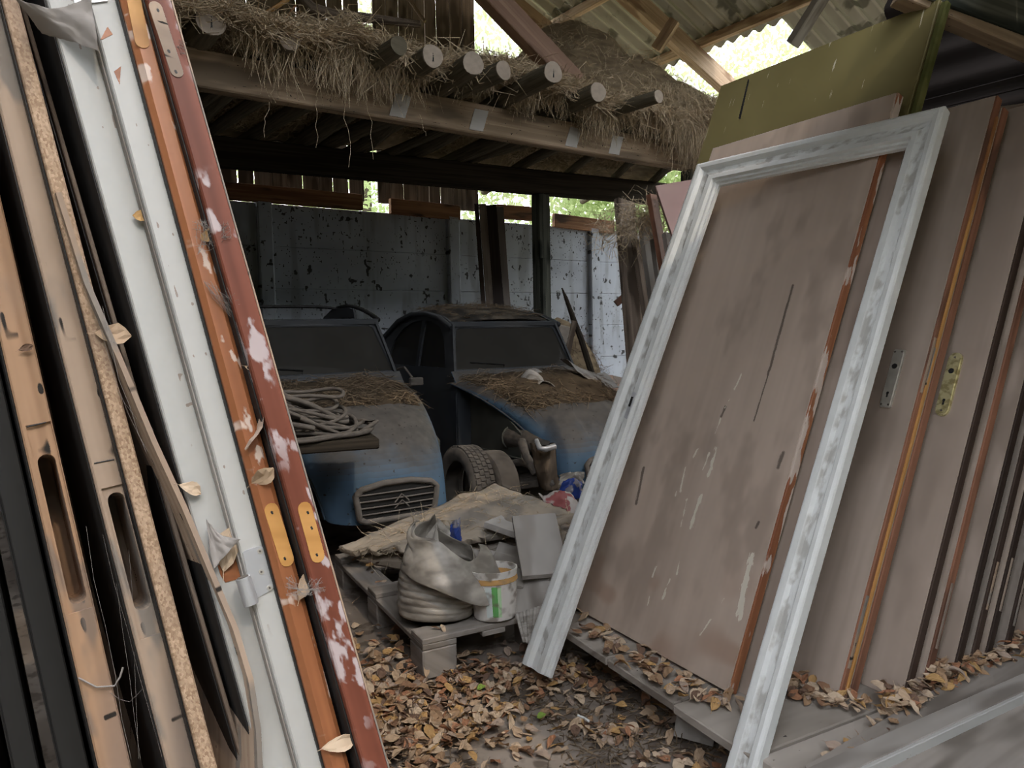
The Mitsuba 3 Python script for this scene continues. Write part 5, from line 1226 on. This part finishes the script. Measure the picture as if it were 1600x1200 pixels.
# ---------------------------------------------------------------- dry leaves
g = np.random.RandomState(5); pts = []
def zfloor(x, y): return 0.05 * (nfbm(x * 1.1, y * 1.1) - 0.5) + 0.018 * (nfbm(x * 7, y * 7, 3) - 0.5) - 0.012
def spread(n, xs, ys, sx, sy, z=0.0, dens=None, pile=0.0):
    for _ in range(n):
        a = G(xs + sx * g.randn(), max(560, ys + sy * g.randn()), z); pts.append((a[0], a[1], (zfloor(a[0], a[1]) if z == 0 else z) + .008 + pile * g.rand()))


spread(620, 630, 1135, 66, 42, 0, pile=.035); spread(420, 720, 1075, 90, 32, 0, pile=.02); spread(260, 590, 1080, 40, 50, 0, pile=.04); spread(120, 860, 1050, 45, 12, 0, pile=.02)
spread(60, 930, 1055, 40, 16, 0); spread(45, 950, 1140, 25, 10, 0, pile=.012); spread(36, 1040, 1120, 20, 22, 0, pile=.01); spread(36, 1060, 1180, 45, 16, 0); spread(30, 830, 1170, 60, 25, 0); spread(30, 790, 1040, 40, 25, 0)
lf_floor = list(pts); pts = []
for n, x0, y0, x1, y1, w, ple in ((75, 905, 965, 1040, 1050, 10, .01), (40, 1040, 1050, 1150, 1100, 10, .01), (70, 1210, 1062, 1340, 1104, 8, .02), (90, 1380, 1105, 1440, 1095, 12, .05), (230, 1440, 1085, 1600, 1015, 9, .07), (40, 1395, 1135, 1300, 1195, 12, .012)):
    for _ in range(n):
        q = g.rand(); a = G(x0 + (x1 - x0) * q + w * g.randn(), y0 + (y1 - y0) * q + w * g.randn() + w, .152); pts.append((a[0], a[1], .16 + ple * g.rand()))
lf_plat = pts; pts = []
for _ in range(210):
    a_, b_ = g.rand(), g.rand(); a_ = a_ * .35 if g.rand() < .5 else a_; p = heap(a_, b_); pts.append((p[0], p[1], p[2] + .012))
for _ in range(24): p = pal(g.rand() * 1.2, .08 + .1 * g.rand() - .03, .158); pts.append(tuple(p))
lf_heap = pts


def leaves(name, pl, label, cat_, group, keep, size=(.032, .052), flat=.30, seed=0):
    g = np.random.RandomState(seed); pl = np.array(pl); pl = pl[np.argsort(((pl - CAM) ** 2).sum(1))]; rest = {}
    for i, p in enumerate(pl):
        m = LEAVES[g.randint(8)]; s = size[0] + (size[1] - size[0]) * g.rand(); q = g.rand() * 6.28; n_ = unit(np.array([flat * g.randn(), flat * g.randn(), 1.0])); ex = np.array([math.cos(q), math.sin(q), 0]); ey = unit(np.cross(n_, ex)); ex = np.cross(ey, n_)
        c = [0, 1, 1, 2, 3, 4, 5, 6, 7, 2, 0][g.randint(11)]; mm = xf(m, p + Z3 * .10 * s, ex * s * 1.1, ey * s, n_ * s)
        if i < keep: k = thing(name, label, cat_, group); put(k, mm, f'm_leaf_{c}')
        else: rest.setdefault(c, []).append(mm)
    if rest:
        k = thing(name + '_litter', 'rest of the ' + group, 'leaves', kind='stuff')
        for c, ms in rest.items(): kk = num(k + '__leaves'); q = cat(ms); put(kk, (q[0], q[1]), f'm_leaf_{c}'); labels[kk] = {'kind': 'stuff'}


leaves('fallen_leaf', lf_floor, 'dry brown fallen leaf lying on the dirt floor before the pallet', 'leaf', 'dry leaves on the dirt floor', 300, seed=1, flat=.42)
leaves('drifted_leaf', lf_plat, 'dry leaf drifted against the feet of the stacked doors', 'leaf', 'dry leaves on the floorboards', 220, seed=2, flat=.42, size=(.034, .052))
leaves('heap_leaf', lf_heap, 'dry leaf lying on the heap at the back of the pallet', 'leaf', 'dry leaves on the pallet heap', 234, seed=3, size=(.03, .046))
for x, y, lab in ((752, 1082, 'green scrap of leaf among the brown leaves before the pallet'), (940, 966, 'small green seedling leaf at the foot of the streaked door'), (846, 1127, 'tiny green leaf beside the bare dirt patch')):
    p = G(x, y, .15 if x == 940 else 0); single('green_leaf', xf(LEAVES[1], p + Z3 * .02, np.array([.03, .01, .01]), np.array([-.01, .026, .012]), np.array([0, -.006, .03])), 'm_leaf_green', lab, 'leaf')
n = 2600; g = np.random.RandomState(9); xs, ys = 600 + 520 * g.rand(n), 1000 + 200 * g.rand(n); p = np.array([G(x, y) for x, y in zip(xs, ys)]); kp = nfbm(p[:, 0] * 3, p[:, 1] * 3, 2) > .46; p = p[kp]; p[:, 2] = zfloor(p[:, 0], p[:, 1]) + .004
d = g.normal(size=p.shape); d[:, 2] *= .15
single('twig_litter', straws(p, d, .015 + .06 * g.rand(len(p)) ** 2, .0012 + .0012 * g.rand(len(p)), .5, 5), 'm_straw_grey', 'crumbled twigs and stalks scattered over the dirt floor', 'litter', kind='stuff')
single('bleached_twig', tube([G(903, 1118, .01), G(912, 1122, .012), G(920, 1127, .01)], .005, 6), 'm_frame', 'short bleached white stick lying on the bare dirt', 'twig')

# ---------------------------------------------------------------- trees outside
def tree(c, h, r, n, seed, mat, label):
    g = np.random.RandomState(seed); k = thing('tree', label, 'tree'); tt = np.linspace(0, 1, 8)
    part(k, 'trunk', tube(c + np.stack([.15 * np.sin(tt * 3 + seed), .1 * np.sin(tt * 4), tt * h * .75 - .1], 1), np.linspace(.16, .05, 8), 9), 'm_trunk', True)
    cl = g.normal(size=(26, 3)); cl /= np.linalg.norm(cl, axis=1, keepdims=True); cl *= (g.rand(26, 1) ** .4); cen = c + np.array([0, 0, h * .60]) + cl * np.array([r, r, h * .42])
    w = g.randint(26, size=n); p = cen[w] + g.normal(size=(n, 3)) * r * .26; ax_ = g.normal(size=(n, 3)); ax_ /= np.linalg.norm(ax_, axis=1, keepdims=True); b = np.cross(ax_, g.normal(size=(n, 3))); b /= np.linalg.norm(b, axis=1, keepdims=True); s = (.04 + .04 * g.rand(n))[:, None]
    v = np.stack([p - ax_ * s, p + b * s * .6, p + ax_ * s, p - b * s * .6], 1).reshape(-1, 3); f = np.arange(n)[:, None] * 4 + np.array([[0, 1, 2, 3]])
    part(k, 'foliage', (v, f), mat, kind='stuff')


for i, (u, v, h, r, lab) in enumerate([(13.5, 5.5, 8.0, 2.6, 'leafy green tree outside, seen between the roof edge and the olive panel'), (15.0, 9.0, 9.0, 3.0, 'leafy green tree outside, seen right of the hay and below the rafter'), (10.5, 12.5, 8.5, 2.8, 'leafy tree outside beyond the far end of the roof'),
                                       (6.5, 14.0, 9.0, 3.0, 'pale leafy tree behind the back wall, glimpsed through the opening above it'), (1.5, 13.5, 8.0, 2.8, 'tree behind the vertical boards, glimpsed through their gaps'), (15.5, 1.5, 8.0, 3.0, 'leafy tree outside to the right, behind the dark sheets'), (9.2, 9.6, 5.0, 1.7, 'low bush like tree just outside the right end of the back wall')]):
    tree(uv3(u, v, 0), h, r, 13000, 50 + i, f'm_foliage_{i % 3}', lab)

# foliage added behind the camera to cut the low daylight into the barn
g = np.random.RandomState(77); n = 42000; ax_ = g.normal(size=(n, 3)); ax_ /= np.linalg.norm(ax_, axis=1, keepdims=True); b = np.cross(ax_, g.normal(size=(n, 3))); b /= np.linalg.norm(b, axis=1, keepdims=True); s = (.16 + .16 * g.rand(n))[:, None]
th = g.rand(n); p = U * (-14 + 32 * th)[:, None] + V * (-9 + .6 * g.normal(size=n) + 6 * np.abs(th - .5) ** 2)[:, None] + Z3 * (7.2 * g.rand(n) ** .8)[:, None]
v = np.stack([p - ax_ * s, p + b * s * .6, p + ax_ * s, p - b * s * .6], 1).reshape(-1, 3); f = np.arange(n)[:, None] * 4 + np.array([[0, 1, 2, 3]])
bsdf('m_added_hedge', two(df((0.05, 0.075, 0.025)))); single('added_hedge', (v, f), 'm_added_hedge', 'dense dark green foliage added behind the camera to cut low daylight', 'added_hedge', kind='stuff')
